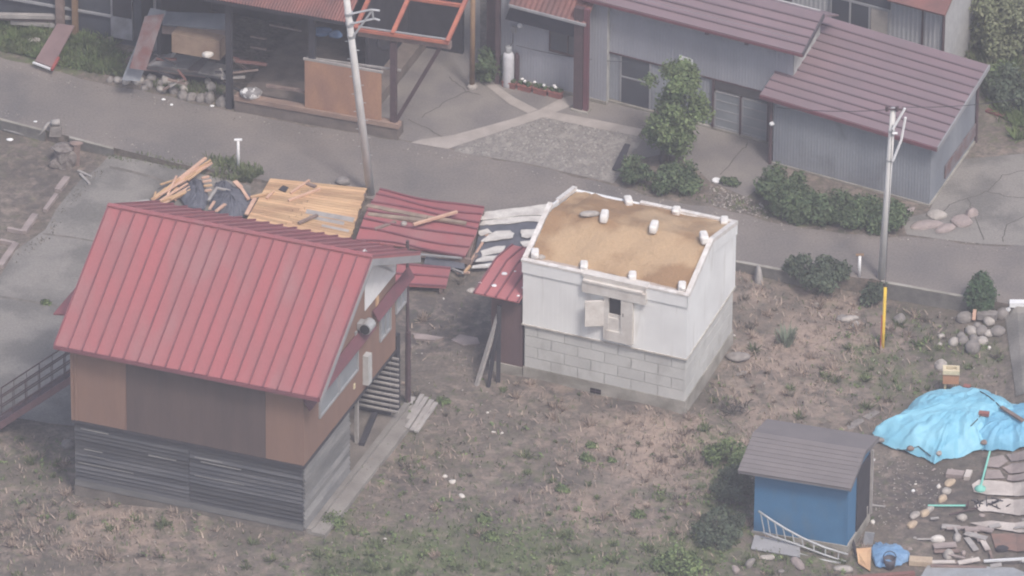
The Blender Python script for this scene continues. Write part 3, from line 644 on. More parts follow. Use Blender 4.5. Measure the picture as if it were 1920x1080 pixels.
    sh.hexa([a+K*sz0, b_+K*sz0, b_+nn*.1+K*sz0, a+nn*.1+K*sz0, a+K*sz1, b_+K*sz1, b_+nn*.1+K*sz1, a+nn*.1+K*sz1])
    a2, b2 = hp+dv*.12, hp+dv*.88
    sh.hexa([a2+nn*.1+K*(sz0+.07), b2+nn*.1+K*(sz0+.07), b2+nn*.15+K*(sz0+.07), a2+nn*.15+K*(sz0+.07), a2+nn*.1+K*(sz1-.07), b2+nn*.1+K*(sz1-.07), b2+nn*.15+K*(sz1-.07), a2+nn*.15+K*(sz1-.07)])
    st = P(sh, "shutter", WHITEP)
    mc = (a2+b2)/2+nn*.16+K*((sz0+sz1)/2); P(MB().tube([mc-nn*.01, mc+nn*.03], .03), "ring_pull", STEELBR, st)
    q = F.hit(1117, 733, v=-.03); 
    vt = P(MB().box(F, q[0]-.17, q[0]+.17, -.045, -.031, q[2]-.08, q[2]+.08), "vent", BLACK)
    P(MB().box(F, q[0]-.17, q[0]+.17, -.06, -.046, q[2]-.01, q[2]+.01).box(F, q[0]-.01, q[0]+.01, -.06, -.046, q[2]-.08, q[2]+.08), "vent_bar", STEELBR, vt)
    q = F.hit(1330, 716, u=W+.03); P(MB().box(F, W+.031, W+.045, q[1]-.15, q[1]+.15, q[2]-.07, q[2]+.07), "vent", BLACK)
    return F, W, D, zb, zt, zroof, rv
KF, KW, KD, KZB, KZT, KZR, KRV = storehouse()
# loose lumps left on the clay
c = KF(KF.hit(1105, 409, v=KRV)[0], KRV+.02, KZR(KRV)-.02)
MB().rock(c, .30, .13, .09, rg(5), .1).solo("plaster_lump", STONEP, "long pale plaster lump lying on the clay deck beside the white ridge stub", "plaster lump", smooth=True)
c = KF(KF.hit(1016, 474, v=.3)[0], .3, KZT)
MB().rock(c, .11, .1, .08, rg(6)).solo("plaster_lump", STONEP, "small round plaster lump at the front left corner of the bare clay deck", "plaster lump", smooth=True)

# ------------------------------------------------------------------ lean-to beside the storehouse
def lean_to():
    F = KF; e2 = F
    t = thing("lean_to_shed", F(-.6, .1, 0), "small brown lean-to shed with a red ribbed roof against the white storehouse", "shed")
    P = lambda mb, n, m, par=t, **k: mb.build(n, m, par, **k)
    a = F.hit(888, 548, v=-.35); b = F.hit(985, 569, v=-.35)
    ze = (a[2]+b[2])/2; u0, u1 = a[0], -.07; rv_ = 1.5; c = F.hit(927, 484, v=rv_); zr = c[2]; vb = 2.9; g = F.hit(956, 458, v=vb); zk = g[2]
    wl = F.hit(920, 690, v=0)[0]
    P(MB().prism([F(wl, v, z) for v, z in [(.02, .3), (vb-.1, .3), (vb-.1, zk-.1), (rv_, zr-.12), (.02, ze-.06)]], F.U*(-.08-wl)), "wall", mat("brown_sheet_wall", (.155,.10,.10), .7, (.12,.08,.085), 2, stretch=(1,1,.2)))
    P(MB().box(F, wl-.04, -.06, -.03, vb-.08, -.5, .3), "foundation", FOUND)
    mb = MB().quadslab(F(u0, -.35, ze), F(u1, -.35, ze), F(u1, rv_, zr), F(u0, rv_, zr), .05).quadslab(F(u0, rv_, zr), F(u1, rv_, zr), F(u1, vb, zk), F(u0, vb, zk), .05)
    rf = P(mb, "roof", mat("lit_faded_red", (.47,.16,.16), .6, (.41,.15,.155), 1.2, fine=.08, spec=.3))  # same red paint as the barn roof, colour lifted to paint in light
    mb = MB(); n = 4
    for i in range(n+1):
        u = u0+.02+(u1-u0-.05)*i/n
        mb.beam(F(u, -.36, ze+.015), F(u, rv_, zr+.015), .05, .05); mb.beam(F(u, rv_, zr+.015), F(u, vb, zk+.015), .05, .05)
    P(mb, "rib", RED2, rf)
    P(MB().box(F, wl-.02, -.08, -.02, .02, ze-.3, ze-.1), "fascia", DARKW)
    lumps = [(946,521,.075),(926,537,.06),(900,537,.035),(966,517,.03),(983,546,.06),(972,559,.04),(985,480,.05),(912,505,.03)]
    for i, (x, y, r) in enumerate(lumps):
        for k in range(8):
            v = -.3+(rv_+.3)*k/8; q = F.hit(x, y, v=v); zz = ze+(zr-ze)*(v+.35)/(rv_+.35)
            if q[2] <= zz: break
        MB().rock(F(q[0], v, zz+.02), r*1.25, r, r*.6, rg(40+i)).solo("plaster_chip", WHITE, "white plaster chip fallen on the small red lean-to roof", "plaster chip", "plaster chips on the lean-to roof")
    q = G(880, 541); p = F(u0-.1, -.25, ze-.05)
    MB().rock(p, .14, .1, .08, rg(60), .4).solo("plaster_chunk", STONEP, "pale plaster chunk hanging at the left eave corner of the red lean-to roof", "plaster chunk", smooth=True)
lean_to()
for i, (x0, y0, x1, y1, w_, lab) in enumerate(((893,722,936,588,.12,"long grey timber slanting against the lean-to shed, outermost of the two"),(915,726,938,600,.10,"dark slanting timber close behind the long grey one at the lean-to"),(934,716,937,572,.13,"upright dark charred post in front of the brown lean-to wall"))):
    p = G(x0, y0); q = KF.hit(x1, y1, v=-.12); MB().beam(p-np.array([0, 0, .05]), KF(q[0], -.16-.1*i % .2, q[2]), w_, w_*.8).solo("propped_timber", (GREYWOOD, DARKW, DARKW)[i], lab, "timber")

# ------------------------------------------------------------------ blue garden shed, lower right
def blue_shed():
    rng = rg(3)
    O = G(1413, 1000); A = atz(1587, 1028, O[2]); V0 = atz(1623, 968, O[2])-atz(1587, 1023, O[2])
    F = Fr(O, A, V0); W = F.LU; D = 1.9
    a = F.hit(1383, 880, v=-.35); b = F.hit(1595, 920, v=-.35); ze = (a[2]+b[2])/2; u0, u1 = a[0], b[0]
    rv_ = .95; c = F.hit(1413, 808, v=rv_); d = F.hit(1628, 848, v=rv_); zr = (c[2]+d[2])/2; vb = 2.15
    k = F.hit(1445, 787, v=vb); zk = min(k[2], zr-.05)
    t = thing("garden_shed", O, "small bright blue garden shed under a ribbed grey brown gable roof", "shed")
    P = lambda mb, n, m, par=t, **kk: mb.build(n, m, par, **kk)
    P(MB().prism([F(0, v, z) for v, z in [(0, .1), (D, .1), (D, zk-.08), (rv_, zr-.1), (0, ze)]], F.U*W), "wall", BLUEW)
    P(MB().box(F, -.05, W+.05, -.05, D+.05, -.4, .1), "foundation", FOUND)
    P(MB().box(F, W-.05, W+.02, -.02, .05, .1, ze-.02), "corner_trim", BLUEW)
    P(MB().box(F, W+.003, W+.05, .75, D-.05, .12, ze-.1), "door", DARKW)
    P(MB().box(F, W+.05, W+.12, D-.08, D, .1, ze), "door_post", GREYWOOD)
    mb = MB(); n = 9
    for i in range(n):
        f0, f1 = i/n, (i+1)/n; v0, v1 = -.35+(rv_+.35)*f0, -.35+(rv_+.35)*f1+.03; z0, z1 = ze+(zr-ze)*f0, ze+(zr-ze)*f1+.03*(zr-ze)/(rv_+.35)
        mb.quadslab(F(u0, v0, z0+.022), F(u1, v0, z0+.022), F(u1, v1, z1+.002), F(u0, v1, z1+.002), .045)
    m2 = 8
    for i in range(m2):
        f0, f1 = i/m2, (i+1)/m2; v0, v1 = rv_+(vb-rv_)*f0, rv_+(vb-rv_)*f1; z0, z1 = zr+(zk-zr)*f0, zr+(zk-zr)*f1
        mb.quadslab(F(u0, v0, z0+.004), F(u1, v0, z0+.004), F(u1, v1+.01, z1+.008), F(u0, v1+.01, z1+.008), .045)
    rf = P(mb, "roof", SHINGLE)
    mb = MB()
    for (v0, za, v1, zb) in ((-.33, ze-.02, rv_, zr-.02), (rv_, zr-.02, vb, zk-.02)):
        mb.beam(F(u1-.03, v0, za-.06), F(u1-.03, v1, zb-.06), .04, .12); mb.beam(F(u0+.03, v0, za-.06), F(u0+.03, v1, zb-.06), .04, .12)
    P(mb, "verge_board", mat("shed_verge", (.20,.19,.20), .7), rf)
    P(MB().box(F, u0+.05, u1-.05, -.33, -.27, ze-.09, ze-.02), "fascia", mat("shed_verge", (.20,.19,.20)), rf)
    return F, W, D
SF, SW, SD = blue_shed()
# ------------------------------------------------------------------ old open barn, top left (far side of the road)
def open_barn():
    rng = rg(11)
    O = atz(742, 262, 0); A = O+(O-atz(470, 214, 0)); Bv = atz(880, 80, 0)-atz(738, 262, 0)
    F = Fr(O, A, Bv); W = 8.4; UE = F.hit(262, 160, v=0)[0]
    pz = F.hit(735, 236, v=0)[2]
    t = thing("open_barn", O, "old open fronted timber barn with a rusty red corrugated roof and dark interior", "barn")
    P = lambda mb, n, m, par=t, **k: mb.build(n, m, par, **k)
    ul = F.hit(440, 205, v=0)[0]
    P(MB().box(F, ul, .05, 0, .5, -.1, pz-.06).box(F, ul, -1.2, .5, 6.2, -.1, pz-.1), "plinth", mat("barn_plinth", (.20,.165,.145), .9, (.13,.11,.10), 2, bump=.3))
    P(MB().box(F, ul, .1, -.04, .22, pz-.06, pz+.1), "sill_beam", mat("weathered_sill", (.34,.235,.185), .85, (.24,.17,.14), 3, stretch=(.3,1,1)))
    ze = F.hit(600, 33, v=-.35)[2]; uR = F.hit(652, 42, v=-.35)[0]
    ztop = ze-.15
    for x in (585, 430):
        u = F.hit(x, 200, v=.1)[0]; P(MB().box(F, u-.09, u+.09, .05, .22, pz+.1 if x > 440 else 0, ztop), "post", DARKW)
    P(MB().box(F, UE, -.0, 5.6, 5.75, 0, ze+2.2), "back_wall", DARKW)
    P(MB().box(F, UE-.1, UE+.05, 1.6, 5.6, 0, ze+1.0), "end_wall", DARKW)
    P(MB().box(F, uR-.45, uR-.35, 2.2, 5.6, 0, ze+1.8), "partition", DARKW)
    P(MB().box(F, UE, uR, .02, .2, ztop-.02, ze-.02), "eave_beam", DARKW)
    mb = MB(); n = 76; u0 = UE-.3; amp = .022
    vs = []
    for i in range(n*4+1):
        u = u0+(uR-u0)*i/(n*4); dz = amp*math.sin(i*math.pi/2)
        vs += [F(u, -.35, ze+dz), F(u, 6.1, ze+2.6+dz)]
    mb.add(vs, [(2*i, 2*i+2, 2*i+3, 2*i+1) for i in range(n*4)]); P(mb, "roof", RUST)
    P(MB().box(F, UE-.3, uR, -.3, -.24, ze-.16, ze-.03), "fascia", DARKW)
    # back rails seen in the dark
    for (x0, y0, x1, y1) in ((505,46,565,58),(470,68,500,73),(470,88,500,93)):
        a, b = F.hit(x0, y0, v=1.6), F.hit(x1, y1, v=1.6); P(MB().beam(F(*a), F(*b), .06, .05), "rail", OLDWOOD)
    a, b = F.hit(500, 160, v=.3), F.hit(572, 171, v=.3); P(MB().beam(F(*a), F(*b), .09, .09), "rail", OLDWOOD)
    a, b = F.hit(575, 108, v=.3), F.hit(752, 132, v=.3); P(MB().beam(F(*a), F(*b), .06, .06), "rail", GREYWOOD)
    # ply door
    q0, q1 = F.hit(572, 192, v=.05), F.hit(715, 222, v=.05); qt = F.hit(572, 112, v=.05)[2]
    dr = P(MB().box(F, q0[0], q1[0], .03, .07, pz+.11, qt), "door", ORPLY)
    P(MB().box(F, q0[0]-.05, q1[0]+.05, .02, .09, qt, qt+.07), "door_rail", GREYWOOD, dr)
    # corner post, brace and the bare orange roof frame
    u = F.hit(738, 228, v=.12)[0]; zp = F.hit(736, 78, v=.12)[2]
    P(MB().box(F, u-.09, u+.09, .04, .20, pz+.1, zp), "post", STEELBR)
    b0, b1 = F.hit(740, 220, v=.12), F.hit(826, 88, v=.12); P(MB().beam(F(u+.09, .12, pz+.15), F(b1[0], .12, b1[2]), .12, .12), "brace", STEELBR)
    zb = zp
    pu0, pu1 = F.hit(668, 45, v=-.05)[0], F.hit(842, 78, v=-.05)[0]
    zf0, zf1 = F.hit(668, 55, v=-.05)[2], F.hit(842, 80, v=-.05)[2]
    P(MB().beam(F(pu0, .12, zf0-.18), F(pu1, .12, zf1-.18), .16, .22), "head_beam", OLDWOOD)
    sl_ = .42; fr = lambda u_, v_: F(u_, v_, (zf0+(zf1-zf0)*(u_-pu0)/(pu1-pu0))+sl_*(v_+.05))
    for v_, w_ in ((-.05, .11), (1.3, .10), (2.75, .10)): P(MB().beam(fr(pu0, v_), fr(pu1, v_), w_, .1), "purlin", ORANGE)
    for k in (.0, .40, .99): uu = pu0+(pu1-pu0)*k; P(MB().beam(fr(uu, -.12)+np.array([0,0,.1]), fr(uu, 4.4)+np.array([0,0,.1]), .12, .1), "rafter", ORANGE)
    mb = MB(); mb.beam(fr(pu0, -.02)+np.array([0,0,.08]), fr(pu1, -.02)+np.array([0,0,.08]), .05, .04); P(mb, "flashing", GALV)
    u2 = F.hit(842, 80, v=4.2)[0]
    P(MB().box(F, pu1-.12, pu1, 4.2, 4.35, 0, zf1+1.7), "post", STEELBR)
    return F, pz, ze
OF, OPZ, OZE = open_barn()
# things inside and around the open barn
def heap(F, lst, mt, name, label, cat, group=None):
    for k, (x0, y0, x1, y1, v, w_, hh) in enumerate(lst):
        a, b = F.hit(x0, y0, v=v), F.hit(x1, y1, v=v); MB().beam(F(*a), F(*b), w_, hh).solo(name, mt if not isinstance(mt, (list, tuple)) else mt[k % len(mt)], label if isinstance(label, str) else label[k], cat, group)
def sheet_thing(pts, th, mt, name, label, cat, group=None):
    """a stiff sheet through given world points"""
    P = [np.array(p) for p in pts]; n = np.cross(P[1]-P[0], P[2]-P[0]); n /= np.linalg.norm(n); n = n if n[2] > 0 else -n
    return MB().prism(P, n*th).solo(name, mt, label, cat, group)
F = OF
H = lambda x, y, v: F(*F.hit(x, y, v=v))
sheet_thing([H(228,150,-.5), H(262,152,-.3), H(312,20,.6), H(282,15,.5)], .03, GREYCORR2, "corrugated_sheet", "grey corrugated sheet leaning up at the left end of the open barn", "metal sheet")
sheet_thing([H(243,128,-.6), H(274,132,-.55), H(308,26,.3), H(272,30,.3)], .03, mat("rust_sheet", (.16,.075,.07), .9, (.20,.17,.17), 2.5, fine=.2), "rusty_sheet", "rusty red sheet leaning over the grey corrugated sheet at the open barn", "metal sheet")
lbl = ["dark pallet boards at the bottom of the stack in the open barn's left bay","lowest brown board sheet of the stack in the open barn's left bay","second grey board sheet of the stack in the open barn's left bay","third brown grey sheet of the stack in the open barn's left bay","broken grey sheet at the right of the stack in the open barn's left bay","topmost silvery sheet of the stack in the open barn's left bay"]
for k, (pts_, z, th, mt) in enumerate((([(270,168),(415,186),(425,150),(290,135)], .0, .30, DARKW), ([(268,166),(385,180),(405,152),(300,138)], .31, .06, OLDWOOD), ([(282,164),(412,182),(420,160),(310,146)], .39, .05, SIDINGP), ([(276,160),(372,172),(392,148),(300,138)], .47, .07, mat("stack_sheet", (.26,.225,.22), .9, (.19,.165,.165), 3)), ([(360,170),(420,180),(424,158),(372,148)], .47, .05, GREYWOOD), ([(280,158),(352,165),(378,142),(318,136)], .56, .04, mat("silver_sheet", (.33,.315,.31), .8, (.25,.235,.235), 3)))):
    P_ = [atz(x, y-(34 if k else 26), z) for x, y in pts_]; MB().prism(P_, (0, 0, th)).solo("board_stack", mt, lbl[k], "boards")
mb = MB(); a, b = F.hit(322, 95, v=.5), F.hit(412, 102, v=.5); mb.box(F, a[0], b[0], .5, 1.1, a[2]-.05, a[2]+.62); mb.solo("cardboard_box", mat("cardboard", (.34,.245,.18), .9, (.27,.19,.14), 3), "long tan cardboard box among the stacked boards in the open barn", "box")
MB().rock(H(392, 103, .25), .22, .12, .10, rg(7), .2, .35).solo("crumpled_sack", WHITEP, "pale crumpled sack lying on the boards in the open barn", "sack", smooth=True)
sheet_thing([H(305,48,1.0), H(432,58,1.0), H(428,28,1.6), H(312,24,1.6)], .06, GREYCORR2, "sheet_stack", "grey metal sheets laid on the rack at the back of the open barn", "metal sheets")
sheet_thing([H(305,64,.9), H(420,72,.9), H(428,58,1.1), H(305,50,1.1)], .06, OLDWOOD, "board_stack", "dark brown boards just under the grey metal sheets in the open barn", "boards")
MB().rock(H(604, 60, .9), .3, .15, .11, rg(8), .2, .4).rock(H(628, 63, .9), .16, .14, .12, rg(9), 0, .4).solo("blue_bundle", mat('dim_blue_cloth', (.07,.12,.22), .8, (.10,.16,.27), 4), "crumpled blue tarpaulin bundle hung under the rusty barn roof", "tarpaulin", smooth=True)
def ring(): 
    c = H(722, 78, .9); mb = MB(); pts = [c+np.array([.24*math.cos(a), .05*math.sin(a), .24*math.sin(a)]) for a in np.linspace(0, 2*math.pi, 15)]
    mb.tube(pts, .06, 6, cap=False).solo("worn_ring", DARKW, "small dark tyre hung beside the steel post of the open barn", "tyre", smooth=True)
ring()
mb = MB(); rr = rg(12)
for k in range(9): mb.rock(atz(448+k*5+rr.uniform(-2, 2), 178-abs(k-4)*-.5+rr.uniform(-3, 3), .1+rr.uniform(0, .25)), .09, .08, .09, rr, 0, .3)
c = OF(OF.hit(468, 172, v=.05)[0], .05, OPZ+.22)
s_ = MB().rock(c, .42, .22, .2, rg(13), 0, .3).solo("plastic_sack", mat("sack_plastic", (.22,.21,.21), .5, (.75,.74,.72), 5, lo=.48, hi=.52), "black and white crumpled plastic sack on the corner of the open barn plinth", "sack", smooth=True)
rr = rg(14); CL = "clutter of old sticks and planks in the open barn"
for k in range(16):
    x, y = rr.uniform(300, 480), rr.uniform(95, 165); v = .2 if y > 130 else rr.uniform(.4, 1.2); a = rr.uniform(-1.2, 1.2); L_ = rr.uniform(12, 30)
    p, q = OF.hit(x-L_*math.cos(a), y-L_*math.sin(a)*.6, v=v), OF.hit(x+L_*math.cos(a), y+L_*math.sin(a)*.6, v=v+.1)
    if min(p[2], q[2]) < .05: continue
    MB().beam(OF(*p), OF(*q), rr.uniform(.05, .14), .05).solo("old_plank", (OLDWOOD, GREYWOOD, DARKW, RUST)[k % 4], "one of the loose old planks cluttering the open barn's left bay", "plank", CL)
for k in range(12):
    x = rr.uniform(262, 425); y = 150+(x-262)*.19+rr.uniform(-10, 6)
    MB().rock(atz(x, y, .06), rr.uniform(.08, .2), rr.uniform(.07, .15), rr.uniform(.06, .13), rr, rr.uniform(0, 3), .3).solo("rubble_stone", STONE if k % 2 else PINKC, "broken rubble between the edge stones and the open barn's board stack", "rubble", "rubble before the open barn's board stack")
# steel racks of the dark barn left of it
def old_house():
    O = atz(245, 95, 0); A = atz(260, 98, 0)*1; F2 = Fr(O, O+OF.U, OF.V)
    t = thing("old_outbuilding", O, "old dark outbuilding behind the weeds at the far left, with a stained pale wall panel", "outbuilding")
    P = lambda mb, n, m, par=t, **k: mb.build(n, m, par, **k)
    P(MB().box(F2, -9, .25, .3, 5, -.2, 3.6), "wall", mat("dark_house_wall", (.075,.085,.105), .85, (.05,.055,.065), 1.2))
    a, b = F2.hit(209, 70, v=.24), F2.hit(249, 62, v=.24); P(MB().box(F2, a[0], b[0], .2, .29, .25, 2.6), "pale_panel", mat("stained_panel", (.34,.345,.37), .7, (.20,.19,.20), 2.5))
    P(MB().box(F2, a[0]+.08, b[0]-.02, .17, .2, 1.05, 2.6), "dark_patch", DARKW)
    for x in (112, 140, 293):
        q = F2.hit(x, 10, v=.15); P(MB().box(F2, q[0]-(.13 if x == 112 else .08), q[0]+(.13 if x == 112 else .08), .1, .24, 0, 3.2), "post", {112: OLDWOOD, 140: OCHRE, 293: GREYWOOD}[x])
    P(MB().box(F2, -9, -.75, .2, .28, .95, 1.02), "rail", GREYTRIM)
    P(MB().quadslab(F2(-9.2, -.2, 3.5), F2(.5, -.2, 3.5), F2(.5, 5.2, 4.6), F2(-9.2, 5.2, 4.6), .08), "roof", RUST)
old_house()
# long timbers heaped at the far left
for i, (x0, y0, x1, y1, z, w_, mt_, lab) in enumerate(((-30,20,150,24,.62,.16,GREYWOOD,"topmost long pale timber of the heap at the upper left, its near end white"),(-20,22,140,30,.42,.2,OLDWOOD,"reddish long timber just under the topmost pale one at the upper left"),(20,33,118,40,.3,.14,GREYWOOD,"grey long timber in the middle of the heap at the upper left"),(40,38,115,45,.12,.14,SIDINGP,"lowest grey timber of the heap, just above the weeds at the upper left"),(130,46,178,58,.1,.1,GREYWOOD,"short grey stick beside the dark outbuilding, the one nearer the wall"),(138,52,195,66,.06,.1,OLDWOOD,"short brown stick on the weeds beside the dark outbuilding"))):
    MB().beam(atz(x0, y0+8, z), atz(x1, y1+8, z), w_, w_*.8).solo("long_timber", mt_, lab, "timber")
MB().beam(atz(134, 22, .72), atz(152, 33, .6), .2, .1).solo("board_end", WHITE, "white painted board end on the timber heap at the upper left", "board")
sheet_thing([atz(66,116,.2), atz(98,128,.2), atz(140,50,.75), atz(108,46,.75)], .05, mat("brown_sheet", (.235,.16,.155), .6, (.19,.13,.13), 1.5, fine=.05), "brown_sheet", "brown metal sheet lying down the weedy bank at the road's far edge", "metal sheet")
MB().beam(atz(97, 131, .22), atz(110, 108, .36), .08, .08).solo("red_post", mat("red_paint", (.36,.09,.08), .6), "short red and white piece at the foot of the brown metal sheet", "scrap piece")
MB().beam(atz(62, 117, .2), atz(96, 130, .2), .07, .05).solo("white_strip", WHITE, "white strip along the lower edge of the brown metal sheet", "scrap piece")
MB().rock(atz(66, 76, .12), .2, .13, .1, rg(15)).solo("pale_stone", STONEP, "pale orange stone in the weeds left of the brown metal sheet", "stone", smooth=True)
MB().rock(atz(202, 66, .1), .14, .1, .12, rg(16)).rock(atz(205, 75, .1), .12, .1, .12, rg(17)).solo("pale_bucket_heap", STONEP, "pale rubble at the foot of the stained pale panel", "rubble", smooth=True)
# roadside stones in front of the open barn
rr = rg(20); STG = "stones edging the road before the open barn"
for k, (x, y, r, rz_, pale) in enumerate([(208,152,.13,.1,0),(222,154,.14,.1,1),(237,157,.14,.12,1),(258,152,.2,.16,1),(280,163,.17,.12,0),(284,150,.16,.13,0),(312,156,.18,.2,1),(302,171,.17,.1,1),(328,172,.17,.12,0),(342,181,.2,.15,0),(360,184,.18,.15,0),(376,186,.17,.18,0),(392,186,.19,.2,0),(396,168,.15,.2,1),(390,158,.14,.12,1),(418,192,.24,.2,0),(345,170,.14,.1,1),(270,168,.12,.08,0)]):
    MB().rock(atz(x, y-3, rz_*.5), r, r*.85, rz_*1.05, rr, rr.uniform(0, 3)).solo("edge_stone", STONEP if pale else STONE, "pale rough stone in the row edging the road before the open barn" if pale else "grey rough stone in the row edging the road before the open barn", "stone", STG)
for x, y in ((322,196),(307,186),(398,198)):
    MB().rock(atz(x, y, .02), .06, .05, .03, rr).solo("plaster_fragment", WHITE, "white fragment on the road below the row of edge stones", "fragment", "white fragments on the road")

# ------------------------------------------------------------------ grey houses across the road
PURPLE2 = mat('purple_rib_shade', (.175,.128,.143), .65, (.15,.115,.127), 2)  # lap ribs coloured darker than the roof to paint in shadow lines
def grey_house():
    O = atz(1100, 187, 0); A = atz(1100, 187, 0)+(atz(1440, 268, 0)-atz(1115, 183, 0)); Bv = G(1830, 262)-G(1745, 385)
    F = Fr(O, A, Bv)
    t = thing("grey_house", O, "grey corrugated house end with a dark awning and window, across the road", "house")
    P = lambda mb, n, m, par=t, **k: mb.build(n, m, par, **k)
    uL = F.hit(930, 150, v=0)[0]; uR = F.hit(1115, 183, v=0)[0]; zt = 4.2
    P(MB().box(F, uL, uR+.4, .02, 6, 0, zt), "wall_core", MORTAR)
    P(MB().corr(F(uL, 0, 0), F(uR+.4, 0, 0), .12, zt, .12, zt, -F.V), "wall", GREYCORR)
    P(MB().box(F, uL-.02, uR+.4, -.04, .02, -.05, .12), "foundation", FOUND)
    P(MB().box(F, uL-.32, uL, -.05, .5, -.05, zt), "corner_column", STEELBR)
    q0, q1 = F.hit(1030, 92, v=-.03), F.hit(1086, 105, v=-.03); zt2 = F.hit(1032, 45, v=-.03)[2]
    w_ = P(MB().box(F, q0[0], q1[0]+.1, -.07, -.02, q0[2]-.05, q0[2]+.02).box(F, q0[0], q1[0]+.1, -.07, -.02, zt2, zt2+.06).box(F, q0[0], q0[0]+.05, -.07, -.02, q0[2], zt2).box(F, q0[0]+.62, q0[0]+.66, -.07, -.02, q0[2], zt2), "window", STEELBR)
    P(MB().box(F, q0[0], q1[0]+.1, -.04, -.022, q0[2], zt2), "pane", GLASS, w_)
    # awning: small corrugated roof with a dark sun screen hanging before it
    a, b = F.hit(955, 8, v=-.75), F.hit(1100, 28, v=-.75)
    aw = MB(); n = 60; vs = []
    for i in range(n+1):
        u = a[0]+(b[0]-a[0])*i/n; dz = .018*math.sin(i*math.pi/2)
        vs += [F(u, -.8, a[2]+.03+dz), F(u, .0, a[2]+.45+dz)]
    aw.add(vs, [(2*i, 2*i+2, 2*i+3, 2*i+1) for i in range(n)]); rf = P(aw, "canopy", RUST)
    P(MB().beam(F(a[0], -.82, a[2]), F(b[0], -.82, a[2]), .06, .08), "gutter", GREYTRIM, rf)
    c, d = F.hit(947, 36, v=-.5), F.hit(1088, 55, v=-.5)
    P(MB().quadslab(F(c[0], -.5, c[2]), F(d[0], -.5, c[2]), F(b[0]-.05, -.78, a[2]-.03), F(a[0]+.05, -.78, a[2]-.03), .02), "sun_screen", mat("screen_cloth", (.035,.04,.06), .9, (.05,.05,.07), 3))
    q = F.hit(963, 55, v=-.1); P(MB().box(F, q[0]-.07, q[0]+.07, -.14, -.02, q[2]-.12, q[2]+.1), "meter", GREYTRIM)
    q = F.hit(975, 48, v=-.1); P(MB().rock(F(q[0], -.1, q[2]), .09, .07, .08, rg(1), 0, .02), "lamp", WHITE, smooth=True)
    P(MB().box(F, uL-.3, uR+.4, -.3, .3, zt, zt+.1), "eave", STEELBR)
    # brown double post
    p = atz(1093, 208, 0); 
    P(MB().box(Fr(p, p+F.U, F.V), -.30, .0, -.1, .1, .06, 3.7), "porch_post", STEELBR); P(MB().box(Fr(p, p+F.U, F.V), .02, .18, -.07, .07, .06, 3.7), "porch_post", REDDK)
    P(MB().box(Fr(p, p+F.U, F.V), -.36, .22, -.17, .17, -.02, .07), "post_pad", FOUND)
    return F
HF = grey_house()
